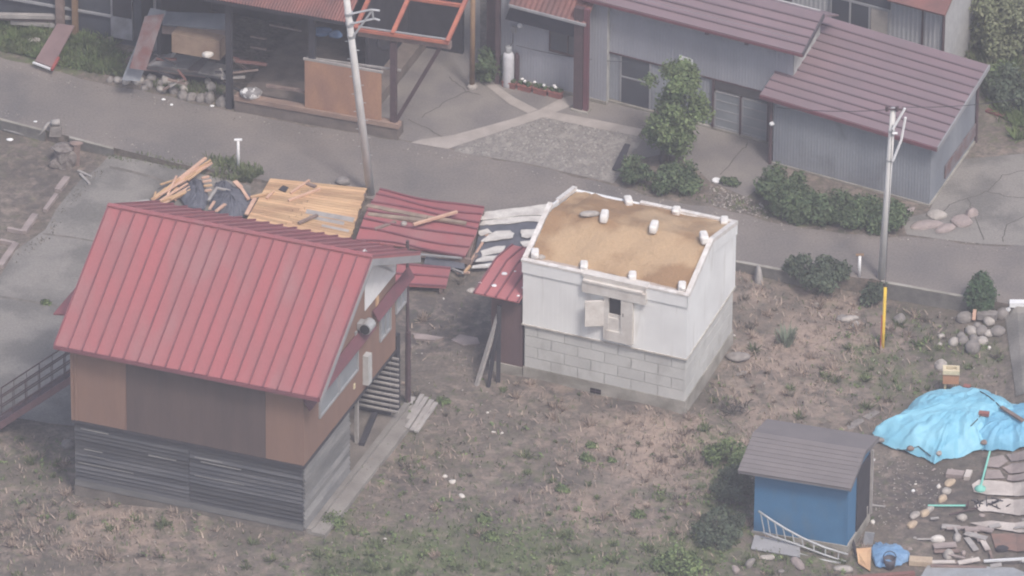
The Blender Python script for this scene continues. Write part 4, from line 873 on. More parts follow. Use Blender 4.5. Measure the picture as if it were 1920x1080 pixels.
def workshop():
    F = Fr(atz(1115, 183, 0), atz(1440, 268, 0), G(1830, 262)-G(1745, 385))
    t = thing("long_workshop", F.O, "long grey corrugated workshop with a purple brown ribbed roof behind the tree", "workshop")
    P = lambda mb, n, m, par=t, **k: mb.build(n, m, par, **k)
    W = F.LU+.8; ov = -.55
    zb0, zb1 = F.hit(1117, 90, v=-.02)[2], F.hit(1443, 133, v=-.02)[2]
    e0, e1 = F.hit(1120, -2, v=ov), F.hit(1505, 107, v=ov)
    uR = e1[0]; zE = (e0[2]+e1[2])/2
    P(MB().box(F, .04, W, .06, 2.4, 0, zE-.15), "wall_core", MORTAR)
    P(MB().corr(F(0, .0, 0), F(W, .0, 0), zb0, zE+.15, zb0, zE+.15, -F.V).corr(F(0, 2.4, 0), F(0, 0, 0), .1, zE-.3, .1, zE+.15, -F.U), "upper_wall", GREYCORR)
    P(MB().box(F, -.02, W, -.03, .05, zb0-.05, zb0), "sill_trim", STEELBR)
    P(MB().corr(F(0, .03, 0), F(F.hit(1165, 190, v=.03)[0], .03, 0), .1, zb0, .1, zb0, -F.V).corr(F(F.hit(1217, 190, v=.03)[0], .03, 0), F(F.hit(1335, 240, v=.03)[0], .03, 0), .1, zb0, .1, zb0, -F.V), "lower_wall", GREYCORR2)
    d0, d1 = F.hit(1165, 180, v=.03)[0], F.hit(1217, 195, v=.03)[0]
    dd = P(MB().box(F, d0, d1, .02, .055, .05, zb0-.06), "door", GLASS)
    P(MB().box(F, d0-.05, d0, .0, .05, 0, zb0-.06).box(F, d1, d1+.05, .0, .05, 0, zb0-.06).box(F, d0, d1, .0, .05, zb0*.55, zb0*.55+.05), "door_frame", GREYTRIM, dd)
    # glazed sliding doors with red boarded transom
    g0, g1 = F.hit(1336, 240, v=.0)[0], F.hit(1441, 262, v=.0)[0]; zt = F.hit(1336, 168, v=0)[2]; zs = .08
    P(MB().box(F, g0, g1, .0, .045, zt+.04, zb0-.05), "transom", TILE_RED)
    P(MB().box(F, g0, g0+.45, -.012, -.002, zb0-.35, zb0-.06), "notice_board", WHITEP)
    P(MB().box(F, g0+.0, g1, -.014, -.003, zt+.05, zt+.4), "transom_panel", mat("dark_transom", (.09,.085,.09), .7))
    gm = (g0+g1)/2
    for a, b in ((g0+.05, gm-.03), (gm+.03, g1-.05)):
        fr = MB().box(F, a, b, -.03, .03, zs, zs+.07).box(F, a, b, -.03, .03, zt-.05, zt).box(F, a, a+.045, -.03, .03, zs, zt).box(F, b-.045, b, -.03, .03, zs, zt)
        for k in (1, 2, 3): z = zs+(zt-zs)*k/4; fr.box(F, a+.045, b-.045, -.02, .02, z-.02, z+.02)
        o = P(fr, "sliding_door", GREYTRIM); P(MB().box(F, a+.04, b-.04, -.008, .008, zs+.06, zt-.04), "pane", PALEGL, o)
    P(MB().box(F, g0-.02, g0+.05, -.06, .05, 0, zb0).box(F, g1-.05, g1+.05, -.06, .05, 0, zb0).box(F, gm-.03, gm+.03, -.06, .05, 0, zt), "door_post", STEELBR)
    P(MB().box(F, -.02, W, -.06, .05, -.05, .08), "foundation", FOUND)
    # roof with laps running along it
    k = F.hit(1545, 28, u=uR); vE = k[1]; print('ws', k, zE); zT = k[2]; n = 6; mb = MB()
    rows = 5
    for i in range(rows):
        f0, f1 = i/rows, (i+1)/rows; VE = vE*1.6; ZT = zE+(zT-zE)*1.6*(vE/(vE))  # carries on to the back
        v0, v1 = ov+(vE-ov)*f0*1.0, ov+(vE-ov)*f1+.03; z0, z1 = zE+(zT-zE)*f0, zE+(zT-zE)*f1
        mb.quadslab(F(-.35, v0, z0+.035), F(uR, v0, z0+.035), F(uR, v1, z1+.006), F(-.35, v1, z1+.006), .05)
    mb.quadslab(F(-.35, vE, zT), F(uR, vE, zT), F(uR, vE+1.4, zT-.75), F(-.35, vE+1.4, zT-.75), .05)
    rf = P(mb, "roof", PURPLE)
    mb = MB()
    for i in range(1, rows): f = i/rows; v = ov+(vE-ov)*f; z = zE+(zT-zE)*f+.03; mb.beam(F(-.35, v, z), F(uR, v, z), .06, .05)
    P(mb, "rib", PURPLE2, rf)
    P(MB().beam(F(uR, ov, zE-.02), F(uR, vE, zT-.02), .05, .14), "verge_board", mat("dark_verge", (.10,.09,.10), .6), rf)
    P(MB().box(F, -.35, uR, ov-.02, ov+.02, zE-.1, zE-.01), "fascia", REDDK, rf)
    for x in (1331, 1405): q = F.hit(x, 64+(x-1331)*.27, v=-.2); P(MB().box(F, q[0]-.06, q[0]+.06, -.5, -.0, zE-.22, zE-.12), "bracket", STEELBR)
    return F, zE, zT, uR
WF, WZE, WZT, WUR = workshop()
q = WF.hit(1282, 118, v=-.3)
sheet_thing([WF(q[0]-.25, -.06, q[2]+.1), WF(q[0]+.22, -.06, q[2]+.05), WF(q[0]+.22, -.08, q[2]-1.1), WF(q[0]-.25, -.08, q[2]-1.1)], .015, WHITE, "white_cloth", "white cloth hung on the workshop wall behind the tree", "cloth")
def grey_shed():
    F = Fr(G(1449, 306), G(1742, 386), G(1832, 262)-G(1745, 385))
    t = thing("corrugated_shed", F.O, "grey corrugated shed with a purple brown ribbed roof, behind the hedge", "shed")
    P = lambda mb, n, m, par=t, **k: mb.build(n, m, par, **k)
    W, D = F.LU, F.LV; ov = -.3
    a, b = F.hit(1425, 178, v=ov), F.hit(1757, 278, v=ov); zL, zR = a[2], b[2]; u0, u1 = a[0], b[0]
    vE = D+.15; c, d = F.hit(1545, 30, v=vE), F.hit(1850, 122, v=vE)
    # the roof slopes up to the back; its far edge
    zc, zd = c[2], d[2]; zB = (zc+zd)/2; zA = (zL+zR)/2
    P(MB().box(F, .05, W-.05, .05, D-.05, 0, min(zL, zR)-.15), "wall_core", MORTAR)
    sl = lambda u: zL+(zR-zL)*(u-u0)/(u1-u0)
    zf0, zf1 = sl(0)+.04, sl(W)+.04; kz = (zB-zA)/(vE-ov)
    P(MB().corr(F(0, 0, 0), F(W, 0, 0), .05, zf0, .05, zf1, -F.V).corr(F(0, D, 0), F(0, 0, 0), .05, zf0+kz*D, .05, zf0, -F.U), "wall", GREYCORR2)
    P(MB().corr(F(W, 0, 0), F(W, D, 0), .05, zf1, .05, zf1+kz*D, F.U), "end_wall", GREYCORR2)
    P(MB().box(F, W+.02, W+.05, 1.3, D-.1, .25, .7), "rust_patch", mat('rusted_base', (.17,.10,.095), .9, (.20,.19,.20), 3))
    P(MB().box(F, -.03, W+.03, -.05, .05, -.1, .06).box(F, W-.05, W+.05, .05, D, -.1, .06), "foundation", FOUND)
    P(MB().tube([F(-.08, -.06, 0), F(-.08, -.06, zf0-.05)], .06), "downpipe", STEELBR)
    q = F.hit(1447, 232, v=-.1); P(MB().rock(F(q[0], -.1, q[2]), .08, .08, .07, rg(1), 0, .02), "lamp", WHITE, smooth=True)
    P(MB().tube([F(W+.05, D-.1, 0), F(W+.05, D-.1, zf1+kz*D-.1)], .05), "drainpipe", STEELBR)
    P(MB().box(F, W*.02, W*.3, -.045, -.02, zf0-.42, zf0-.14), "patch_strip", GREYCORR)
    rows = 11; mb = MB()
    zfn = lambda u_f, f: (zL+(zR-zL)*u_f)*(1-f)+(zc+(zd-zc)*u_f)*f
    for i in range(rows):
        f0, f1 = i/rows, (i+1)/rows; v0, v1 = ov+(vE-ov)*f0, ov+(vE-ov)*f1+.03
        mb.quadslab(F(u0, v0, zfn(0, f0)+.035), F(u1, v0, zfn(1, f0)+.035), F(u1, v1, zfn(1, f1)+.006), F(u0, v1, zfn(0, f1)+.006), .05)
    rf = P(mb, "roof", PURPLE)
    mb = MB()
    for i in range(1, rows): f = i/rows; v = ov+(vE-ov)*f; mb.beam(F(u0, v, zfn(0, f)+.03), F(u1, v, zfn(1, f)+.03), .06, .05)
    P(mb, "rib", PURPLE2, rf)
    P(MB().beam(F(u1+.02, ov, zR-.03), F(u1+.02, vE, zd-.03), .04, .16), "verge_board", GREYTRIM, rf)
    P(MB().beam(F(u0, ov-.02, zL-.05), F(u1, ov-.02, zR-.05), .04, .12), "fascia", REDDK, rf)
    return F
GF = grey_shed()
def back_house():
    F = Fr(G(1763, 168), G(1763, 168)+GF.U, GF.V); t = thing("back_house", F.O, "pale grey walled house with a window strip, standing behind the purple roofed shed", "house")
    P = lambda mb, n, m, par=t, **k: mb.build(n, m, par, **k)
    L_ = 5.2; zt = F.hit(1763, 12, v=0)[2]
    P(MB().box(F, -L_, 0, .05, 5, 0, zt+.6), "wall_core", MORTAR)
    P(MB().corr(F(-L_, 0, 0), F(0, 0, 0), 0, zt+.5, 0, zt+.5, -F.V, .15, .01).corr(F(0, 0, 0), F(0, 5, 0), 0, zt+.5, 0, zt+.5, F.U, .15, .01), "wall", mat("pale_house_wall", (.40,.405,.42), .7, (.34,.345,.36), 1.2))
    u = F.hit(1730, 40, v=-.03)[0]; P(MB().box(F, u-.03, u+.03, -.06, -.015, 0, zt+.3), "batten", STEELBR)
    P(MB().tube([F(.06, -.06, 0), F(.06, -.06, zt)], .05), "downpipe", STEELBR)
    a, b = F.hit(1556, 40, v=-.03), F.hit(1668, 62, v=-.03); zb = F.hit(1668, 66, v=-.03)[2]-.7; zq = F.hit(1668, 22, v=-.03)[2]
    fr = MB().box(F, a[0], b[0], -.08, -.02, zq, zq+.08).box(F, a[0], b[0], -.08, -.02, zb, zb+.06)
    for k in range(4): u = a[0]+(b[0]-a[0]-.06)*k/3; fr.box(F, u, u+.06, -.08, -.02, zb, zq)
    w_ = P(fr, "window", GREYTRIM); P(MB().box(F, a[0], b[0]-.65, -.05, -.025, zb, zq), "pane", GLASS, w_); P(MB().box(F, b[0]-.65, b[0], -.05, -.025, zb, zq), "curtain", mat("curtain", (.42,.38,.34), .9, (.36,.33,.30), 3), w_)
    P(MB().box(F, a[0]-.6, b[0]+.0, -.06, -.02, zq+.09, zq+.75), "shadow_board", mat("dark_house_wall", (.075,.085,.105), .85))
    u = F.hit(1665, 5, v=-.4)[0]
    P(MB().quadslab(F(u, -.5, zt+.05), F(.25, -.5, zt+.05), F(.25, 2.5, zt+1.3), F(u, 2.5, zt+1.3), .08), "canopy", RUST)
back_house()
MB().beam(G(1768, 95), G(1800, 15), .5, .1).solo("concrete_curb", PINKC, "pale concrete curb running back beside the grey walled house at the top right", "curb")
MB().beam(G(1850, 208), G(1890, 222), .18, .14).solo("red_beam", TILE_RED, "rust red beam lying on the ground right of the purple roofed shed", "beam")
# ------------------------------------------------------------------ poles
def utility_left():
    b = G(695, 364); Y = b[1]; top = atY(650, 0, Y); d = (top-b); top2 = b+d*1.25
    t = thing("utility_pole", b, "leaning pale concrete utility pole rising from behind the torn red roof section", "utility pole")
    MB().tube([b-d*.02, b+d*.62, top2], .135, 14, r2=.095).build("pole", POLE, t, smooth=True)
    P = lambda x, y, o=-.12: atY(x, y, Y+o)
    mb = MB()
    for (a, c) in (((654,27),(696,18)), ((657,45),(702,35)), ((664,66),(696,22)), ((698,20),(700,36)), ((696,18),(712,20)), ((702,35),(712,38))): mb.tube([P(*a), P(*c)], .035, 6)
    mb.build("bracket", GALV, t)
    mb = MB()
    for y in (25, 45, 67): q = P(650+y*.119+1, y, 0); mb.tube([q-d/np.linalg.norm(d)*.04, q+d/np.linalg.norm(d)*.04], .135, 14)
    mb.build("pole_band", GALV, t)
    mb = MB()
    for k in range(16): q = b+d*(.16+.045*k); mb.tube([q, q+np.array([.2 if k % 2 else -.2, -.02, 0])], .012, 5)
    mb.build("step_peg", GALV, t)
utility_left()
def utility_right():
    b = G(1652, 522); Y = b[1]; top = atY(1675, 203, Y); d = top-b
    t = thing("utility_pole", b, "slim concrete utility pole with bare top arms standing by the kerb beside the yellow guard", "utility pole")
    MB().tube([b-d*.02, b+d*.5, top], .115, 14, r2=.085).build("pole", POLE, t, smooth=True)
    P = lambda x, y, o=-.1: atY(x, y, Y+o)
    MB().tube([P(1660, 205), P(1700, 205)], .03, 6).build("cross_arm", STEELBR, t)
    for x in (1663, 1682): MB().tube([P(x, 208), P(x, 200)], .055, 8).build("insulator", STEELBR, t)
    mb = MB()
    for a, c in (((1697,203),(1674,242)), ((1698,220),(1690,262)), ((1690,262),(1674,302)), ((1672,250),(1683,250))): mb.tube([P(*a, -.14), P(*c, -.14)], .04, 6)
    mb.build("strut", WHITE, t)
    mb = MB()
    for k in (.13, .3): q = top-d*k; mb.tube([q-d*.004, q+d*.004], .11, 12)
    mb.build("pole_band", GALV, t)
    g = G(1655, 655); e = top-d*.06; dd = e-g
    gy = thing("guy_wire", g, "guy wire in a bright yellow plastic guard staked in front of the right utility pole", "guy wire")
    MB().tube([g, e], .010, 5).build("wire", CABLE, gy)
    # length of guard so that it reaches photo y 540
    k = .27
    MB().tube([g+dd*.004, g+dd*k], .05, 10).build("guard_sleeve", YELLOW, gy, smooth=True)
    MB().tube([g+np.array([-.065, 0, 0])+dd*.004, g+np.array([-.065, 0, 0])+dd*k*.55], .018, 6).build("red_stripe", mat("red_paint", (.5,.09,.08)), gy)
    return top
UT = utility_right()
def cable(a, b, sag, label):
    P = [a+(b-a)*k-np.array([0, 0, sag*4*k*(1-k)]) for k in np.linspace(0, 1, 12)]; MB().tube(P, .011, 5).solo("overhead_cable", CABLE, label, "cable")
cable(UT-np.array([.15, 0, .05]), GF(.1, -.1, 2.1), .1, "thin dark cable from the right utility pole to the corrugated shed's left corner")
cable(UT+np.array([.25, 0, .05]), atz(2050, 150, 4), .3, "thin dark cable running right from the right utility pole past the purple roof")
p0 = HF.hit(968, 85, v=-.15); cable(HF(*p0), WF(1.2, -.15, 1.7), .12, "thin cable sagging along the grey house wall behind the brown porch post")
def short_post(px, py, top, cap, mt, lab):
    b = G(px, py); hh = (py-top)/52.6; t = thing("marker_post", b, lab, "post")
    MB().tube([b-np.array([0,0,.05]), b+np.array([0, 0, hh])], .05, 10, r2=.045).build("post", WHITE, t, smooth=True)
    MB().tube([b+np.array([-.12, 0, hh]), b+np.array([.12, 0, hh+.01])], .045, 8).build("cap", mt, t)
short_post(447, 316, 262, 0, WHITE, "short white T topped post at the road edge above the debris pile")
short_post(1611, 518, 478, 0, OCHRE, "short white post with a rusty top beside the dark roadside shrub")
def ochre_pole():
    b = atz(885, 166, 0); top = atY(887, -40, b[1]); t = thing("ochre_pole", b, "ochre brown pole standing on a round stone in the concrete yard", "pole")
    MB().tube([b+np.array([0,0,.1]), top], .085, 10).build("pole", OCHRE, t, smooth=True); MB().rock(b+np.array([0,0,.05]), .17, .17, .13, rg(3), 0, .05).build("base_stone", STONEP, t, smooth=True)
ochre_pole()
# ------------------------------------------------------------------ gas cylinder, planters
def gas():
    b = HF(HF.hit(953, 148, v=-.35)[0], -.35, 0.0); t = thing("gas_cylinder", b, "pale grey gas cylinder standing against the grey house wall", "gas cylinder")
    MB().lathe(b, [(.17,0),(.185,.03),(.185,1.02),(.175,1.12),(.13,1.2),(.06,1.24)], 18).build("tank", mat("cylinder_paint", (.62,.62,.64), .5, (.55,.55,.57), 3), t, smooth=True)
    MB().lathe(b, [(.10,1.22),(.105,1.24),(.105,1.40),(.09,1.42)], 14).build("valve_guard", GALV, t, smooth=True)
    MB().tube([b+np.array([.05,0,1.42]), b+np.array([.13,.1,1.5]), b+np.array([.14,.2,1.9])], .015, 6).build("hose", CABLE, t)
    b2 = b+np.array([.26, .12, 0]); MB().lathe(b2, [(.09,0),(.09,1.0),(.05,1.1)], 12).build("strap_post", STEELBR, t)
gas()
for k in range(4):
    c = atz(955+k*29, 163+k*6.2, .0); Fp = Fr(c, c+HF.U, HF.V)
    t = thing("planter_box", c, ["terracotta planter box of white flowers, the one nearest the gas cylinder", "second terracotta flower box from the gas cylinder", "third terracotta flower box from the gas cylinder", "terracotta flower box at the far end of the row, nearest the brown porch post"][k], "planter", "terracotta flower boxes along the grey house")
    mb = MB().box(Fp, -.22, .22, -.09, .09, 0, .17).box(Fp, -.24, .24, -.11, .11, .17, .2); mb.build("box", TERRA, t)
    MB().leaves([(*Fp(x, 0, .26), .1, .08, .08) for x in (-.14, 0, .14)], 110, .05, rg(30+k), .2).build("leaves", L_BUSH, t)
    rr = rg(70+k); mb = MB()
    for x in rr.uniform(-.2, .2, (1, 2, 2, 2)[k]): mb.rock(Fp(x, rr.uniform(-.06, .06), .36), .05, .05, .04, rr, 0, .1)
    mb.build("blossom", PETAL, t)
# ------------------------------------------------------------------ roof wreckage behind the barn
def panel_boards():
    rng = rg(21); z = .3
    P = [G(x, y, z) for x, y in ((462,412),(652,458),(688,352),(507,334))]
    t = thing("roof_panel", P[0]-np.array([0,0,z]), "torn off roof panel of fresh tan boards lying face up behind the barn ridge", "roof panel")
    a, b, c, d = P; mb = MB(); n = 22
    for i in range(n):
        f0, f1 = i/n, (i+1)/n-.004
        for (g0, g1) in ((0, .42+.06*math.sin(i*2.1)), (.425+.06*math.sin(i*2.1), 1.0+.012*rng.uniform(-1, 1))):
            q = lambda f, g: (a+(b-a)*g)*(1-f)+(d+(c-d)*g)*f
            mb.quadslab(q(f0, g0), q(f0, g1), q(f1, g1), q(f1, g0), .022+rng.uniform(0, .006))
    mb.build("boarding", NEWWOOD, t)
    mb = MB()
    for f in (.1, .5, .9):
        q = lambda f, g: (a+(b-a)*g)*(1-f)+(d+(c-d)*g)*f; mb.beam(q(f, .0)-np.array([0,0,.09]), q(f, 1)-np.array([0,0,.09]), .1, .1)
    for g in (.02, .5, .98): mb.beam((a+(b-a)*g)-np.array([0,0,.2]), (d+(c-d)*g)-np.array([0,0,.2]), .1, .12)
    mb.build("rafter", OLDWOOD, t)
    mb = MB()
    q = lambda f, g: (a+(b-a)*g)*(1-f)+(d+(c-d)*g)*f+np.array([0,0,.004])
    for (f0, f1, g0, g1) in ((.38,.46,.5,.98),(.3,.36,.55,.9),(.2,.24,.7,.97)): mb.quadslab(q(f0,g0), q(f0,g1), q(f1,g1), q(f1,g0), .01)
    mb.build("weathered_board", GREYWOOD, t)
    for k, (x0, y0, x1, y1, w_, mt, lab) in enumerate(((545,362,580,338,.07,NEWWOOD2,"pale batten lying on the tan board panel near its top edge"),(541,376,600,354,.07,NEWWOOD2,"longest pale batten slanting across the middle of the tan board panel"),(560,418,595,403,.1,OLDWOOD,"dark short plank on the lower half of the tan board panel"),(470,370,512,360,.09,NEWWOOD,"tan board end lying at the left edge of the tan board panel"),(500,372,513,358,.08,NEWWOOD2,"short batten standing askew at the left edge of the tan board panel"),(574,344,592,350,.12,OLDWOOD,"dark chip of wood beside the pale batten at the top of the tan board panel"))):
        MB().beam(G(x0, y0, z+.05), G(x1, y1, z+.07), w_, .06).solo("loose_batten", mt, lab, "batten")
    sheet_thing([G(522,356,z+.02), G(535,361,z+.02), G(541,352,z+.03), G(531,348,z+.03)], .02, DARKW, "roof_scrap", "small dark scrap of roofing on the tan board panel", "scrap piece")
    MB().beam(G(462, 402, .35), G(478, 372, .35), .12, .05).solo("loose_batten", NEWWOOD2, "pale board standing along the left edge of the tan board panel", "batten")
panel_boards()
PLANKB = mat('bleached_plank', (.36,.275,.21), .9, (.25,.19,.15), 4, fine=.15)
def red_section():
    rng = rg(22); z = .45
    P = [G(x, y, z) for x, y in ((666,452),(882,482),(908,392),(712,356))]; a, b, c, d = P
    t = thing("roof_section", a-np.array([0,0,z]), "torn off red ribbed metal roof section with loose timbers on it, lying by the road", "roof section")
    q = lambda f, g: (a+(b-a)*g)*(1-f)+(d+(c-d)*g)*f+np.array([0,0,.05*math.sin(3*f+4*g)+.16*math.sin(f*math.pi)])
    nf, ng = 21, 24; vs = []; ribs = MB()
    cut = lambda f: 1-.05*max(0, .42-f)/.42 if f < .42 else 1.0
    for i in range(nf+1):
        for j in range(ng+1): vs.append(q(i/nf, j/ng*cut(i/nf)))
    fs = [(i*(ng+1)+j, i*(ng+1)+j+1, (i+1)*(ng+1)+j+1, (i+1)*(ng+1)+j) for i in range(nf) for j in range(ng)]
    low = [p-np.array([0,0,.05]) for p in vs]; n0 = len(vs)
    ring = [j for j in range(ng+1)]+[i*(ng+1)+ng for i in range(1, nf+1)]+[nf*(ng+1)+j for j in range(ng-1, -1, -1)]+[i*(ng+1) for i in range(nf-1, 0, -1)]
    MB().add(vs+low, fs+[tuple(k+n0 for k in f[::-1]) for f in fs]+[(ring[k], ring[k]+n0, ring[(k+1) % len(ring)]+n0, ring[(k+1) % len(ring)]) for k in range(len(ring))]).build("sheeting", RED, t)
    for f in (.0, .16, .33, .50, .66, .83, 1.0):
        for j in range(12):
            up_ = np.array([0,0,.03]); e = lambda g: q(min(1, max(0, f+.03*math.sin(g*5+f*9))), g*cut(f))+up_
            ribs.beam(e(j/12), e((j+1)/12), .055, .06)
    ribs.build("rib", RED2, t)
    mb = MB()
    for f in (.02, .98): mb.beam(q(f, 0)-np.array([0,0,.16]), q(f, 1)-np.array([0,0,.16]), .12, .18)
    for g in (.02, .5, .97): mb.beam(q(0.02, g)-np.array([0,0,.22]), q(.98, g)-np.array([0,0,.2]), .1, .14)
    mb.build("roof_timber", OLDWOOD, t)
    for (x0, y0, x1, y1, w_, mt, lab, o) in ((688,386,800,408,.17,PLANKB,"upper of two long weathered planks at the left of the red roof section",.2),(690,402,796,414,.17,PLANKB,"lower of two long weathered planks at the left of the red roof section",.2),(775,421,857,397,.09,NEWWOOD2,"thin pale batten slanting over the middle of the red roof section",.3),(785,405,874,419,.14,PLANKB,"old brown plank reaching towards the right edge of the red roof section",.2),(703,430,742,416,.11,OLDWOOD,"short old plank at the lower left of the red roof section",.17)):
        MB().beam(G(x0, y0, z+o), G(x1, y1, z+o), w_, .07).solo("loose_plank", mt, lab, "plank")
    MB().rock(G(758, 420, z+.2), .09, .08, .08, rg(1)).solo("plaster_lump", STONEP, "pale lump lying on the red roof section below the thin batten", "plaster lump", smooth=True)
    # dark sheet and trim fallen under its front edge
    sheet_thing([G(795,496,.1), G(872,506,.1), G(870,482,.25), G(800,477,.25)], .04, PAPER, "tar_paper", "dark tar paper hanging out below the front edge of the red roof section", "roofing paper")
    MB().beam(G(775, 476, .4), G(866, 484, .4), .05, .05).solo("metal_trim", GALV, "bright metal trim strip along the front edge of the red roof section", "trim strip")
red_section()
def red_fragment():
    P = [G(x, y, .25) for x, y in ((740,534),(836,539),(845,503),(745,494))]; a, b, c, d = P
    t = thing("roof_fragment", a-np.array([0,0,.25]), "small torn piece of red ribbed roofing lying at the barn's far corner", "roof fragment")
    MB().quadslab(a, b, c, d, .04).build("sheeting", RED, t); mb = MB()
    for f in (.03, .5, .97): mb.beam(a+(d-a)*f+np.array([0,0,.03]), b+(c-b)*f+np.array([0,0,.03]), .06, .06)
    mb.build("rib", RED2, t)
    mb = MB(); mb.beam(a+(b-a)*.1-np.array([0,0,.15]), d+(c-d)*.1-np.array([0,0,.15]), .1, .18).beam(a+(b-a)*.9-np.array([0,0,.15]), d+(c-d)*.9-np.array([0,0,.15]), .1, .18); mb.build("roof_timber", OLDWOOD, t)
red_fragment()
# splintered pieces between the red section and the lean-to
for k, (x0, y0, x1, y1, mt, lab) in enumerate(((876,503,905,455,NEWWOOD2,"longest splintered batten between the red roof section and the lean-to"),(872,508,895,478,OLDWOOD,"brown splintered batten just left of the longest one by the lean-to"),(868,514,882,498,NEWWOOD,"short tan splinter at the foot of the two battens by the lean-to"),(858,512,880,511,NEWWOOD2,"pale splinter lying crosswise at the foot of the battens by the lean-to"),(846,503,868,512,GREYWOOD,"grey splinter just right of the small red roof piece"),(898,448,916,440,NEWWOOD2,"stub of pale batten at the corner of the red roof section near the plaster"))):
    MB().beam(G(x0, y0, .1), G(x1, y1, .25), .07, .05).solo("splinter", mt, lab, "splinter")
# fallen plaster slabs on dark roofing paper
FLATP = mat('fallen_plaster', (.66,.635,.59), .9, (.47,.44,.41), 2.5, fine=.12, bump=.1)
sheet_thing([atz(888,492,.03), atz(985,500,.03), atz(1052,392,.03), atz(905,398,.03)], .03, PAPER, "roofing_sheet", "dark roofing paper spread under the white plaster slabs behind the storehouse", "roofing paper")
rr = rg(25)
for k, (pts, z, lab) in enumerate((
    ([(899,413),(904,398),(935,393),(1000,386),(1042,380),(1034,401),(965,405)], .13, "pale plaster slab at the top edge of the white rubble by the road"),
    ([(897,422),(906,414),(965,406),(1034,403),(1026,416),(985,414),(955,419),(920,421)], .11, "widest pale plaster slab in the white rubble, second from the road"),
    ([(1040,380),(1058,376),(1052,400),(1034,404)], .10, "plaster slab at the end of the white rubble nearest the storehouse's back corner"),
    ([(896,432),(915,428),(922,436),(900,442)], .12, "smallest plaster slab at the left of the white rubble's dark gap"),
    ([(916,440),(930,433),(955,432),(964,437),(960,446),(935,449),(912,453),(900,452)], .14, "long plaster slab in the middle of the white rubble on the dark paper"),
    ([(976,431),(1004,429),(1006,441),(990,446),(978,443)], .14, "plaster slab beside the storehouse wall in the middle of the white rubble"),
    ([(900,470),(925,462),(948,460),(942,472),(905,480)], .10, "plaster slab low in the white rubble, above the lean-to's ridge"),
    ([(890,490),(905,480),(940,478),(930,488)], .10, "lowest plaster slab of the white rubble, left of the lean-to roof"),
    ([(885,498),(925,492),(922,500),(884,503)], .07, "thin plaster slab at the very bottom of the white rubble"),
    ([(975,452),(1000,450),(998,460),(980,462)], .12, "plaster slab tucked in behind the lean-to's ridge and the storehouse"))):
    px_ = []
    for (xa, ya), (xb, yb) in zip(pts, pts[1:]+pts[:1]):
        for q_ in (0, .33, .66): px_.append((xa+(xb-xa)*q_+rr.uniform(-1.5, 1.5), ya+(yb-ya)*q_+rr.uniform(-.7, .7)))
    P = [atz(x, y, z) for x, y in px_]
    MB().prism([p-np.array([0,0,.02]) for p in P], (0, 0, .02)).solo("plaster_slab", FLATP, lab, "plaster slab")
# heap of battens and torn paper, left of the board panel
BAT = [(386,296,330,340,.09,.5,0),(392,304,336,346,.08,.4,0),(381,300,346,330,.08,.55,0),(337,334,291,371,.07,.35,1),(352,344,296,379,.07,.3,0),(363,355,300,377,.09,.3,1),(359,362,292,380,.08,.2,1),(331,330,314,366,.06,.4,0),(301,346,329,337,.06,.3,1),(345,338,300,366,.06,.4,0),(370,350,320,374,.07,.35,1),(398,305,372,322,.07,.45,0),(378,318,352,338,.07,.45,1),(312,352,284,374,.06,.2,1),(288,374,292,360,.06,.2,1)]
EXTRA = [(372,312,318,352,.07,.42,0),(366,322,322,352,.06,.38,1),(340,340,286,376,.06,.28,0),(333,352,308,376,.07,.25,1),(356,350,318,372,.06,.33,0),(326,345,296,368,.05,.33,0),(395,300,358,324,.06,.5,1),(312,360,330,376,.05,.2,0),(348,364,306,381,.06,.2,0)]
for x0, y0, x1, y1, w_, z, c in EXTRA: MB().beam(G(x0, y0, z), G(x1, y1, z*.6), w_, w_*.6).solo("batten", (NEWWOOD2, NEWWOOD)[c], "one of the splintered battens packed into the heap above the barn ridge's left end", "batten", "battens packed in the splintered heap")
labs = ["topmost and longest pale batten of the splintered heap, its tip towards the road","pale batten lying right against the longest one of the splintered heap","short batten riding on top of the longest ones in the splintered heap","thin tan batten along the left edge of the splintered heap","pale batten in the middle of the fan at the heap's lower left","thick tan batten at the bottom of the fan, above the barn ridge","lowest tan batten of the heap, just over the red roof's left ridge end","crossing batten at the left of the heap","short batten end across the left of the heap","thin pale batten between the fan's middle ones","tan batten at the right of the fan, beside the dark paper","batten tip at the heap's road end, the right one","short tan batten under the heap's upper end","leftmost short stick of the heap","tiny stick standing at the heap's left corner"]
for (x0, y0, x1, y1, w_, z, c), lab in zip(BAT, labs):
    MB().beam(G(x0, y0, z), G(x1, y1, z*.6), w_, w_*.6).solo("batten", (NEWWOOD2, NEWWOOD)[c], lab, "batten")
def crumple(pts, z, lab, seed, hgt=.25):
    rng = rg(seed); P = np.array([G(x, y, z) for x, y in pts]); c = P.mean(0); vs = [c+np.array([0,0,hgt])]; n = len(P); rings = 5; m_ = 40
    per = np.concatenate([P, P[:1]]); ts = np.linspace(0, n, m_, endpoint=False); B = np.array([per[int(t_)]+(per[int(t_)+1]-per[int(t_)])*(t_-int(t_)) for t_ in ts])
    for r in range(1, rings+1):
        f = r/rings
        for k in range(m_): q = c+(B[k]-c)*f; q = q+np.array([0, 0, hgt*(1-f**1.5)+rng.uniform(-.05, .05)*(1 if r < rings else .3)]); vs.append(q)
    fs = [(0, 1+k, 1+(k+1) % m_) for k in range(m_)]+[(1+(r-1)*m_+k, 1+r*m_+k, 1+r*m_+(k+1) % m_, 1+(r-1)*m_+(k+1) % m_) for r in range(1, rings) for k in range(m_)]
    vv = [np.array(v) for v in vs]; lo = [v-np.array([0,0,.03]) for v in vv]; k0 = len(vv)
    MB().add(vv+lo, fs+[tuple(i+k0 for i in f[::-1]) for f in fs]).solo("torn_paper", PAPER, lab, "roofing paper")
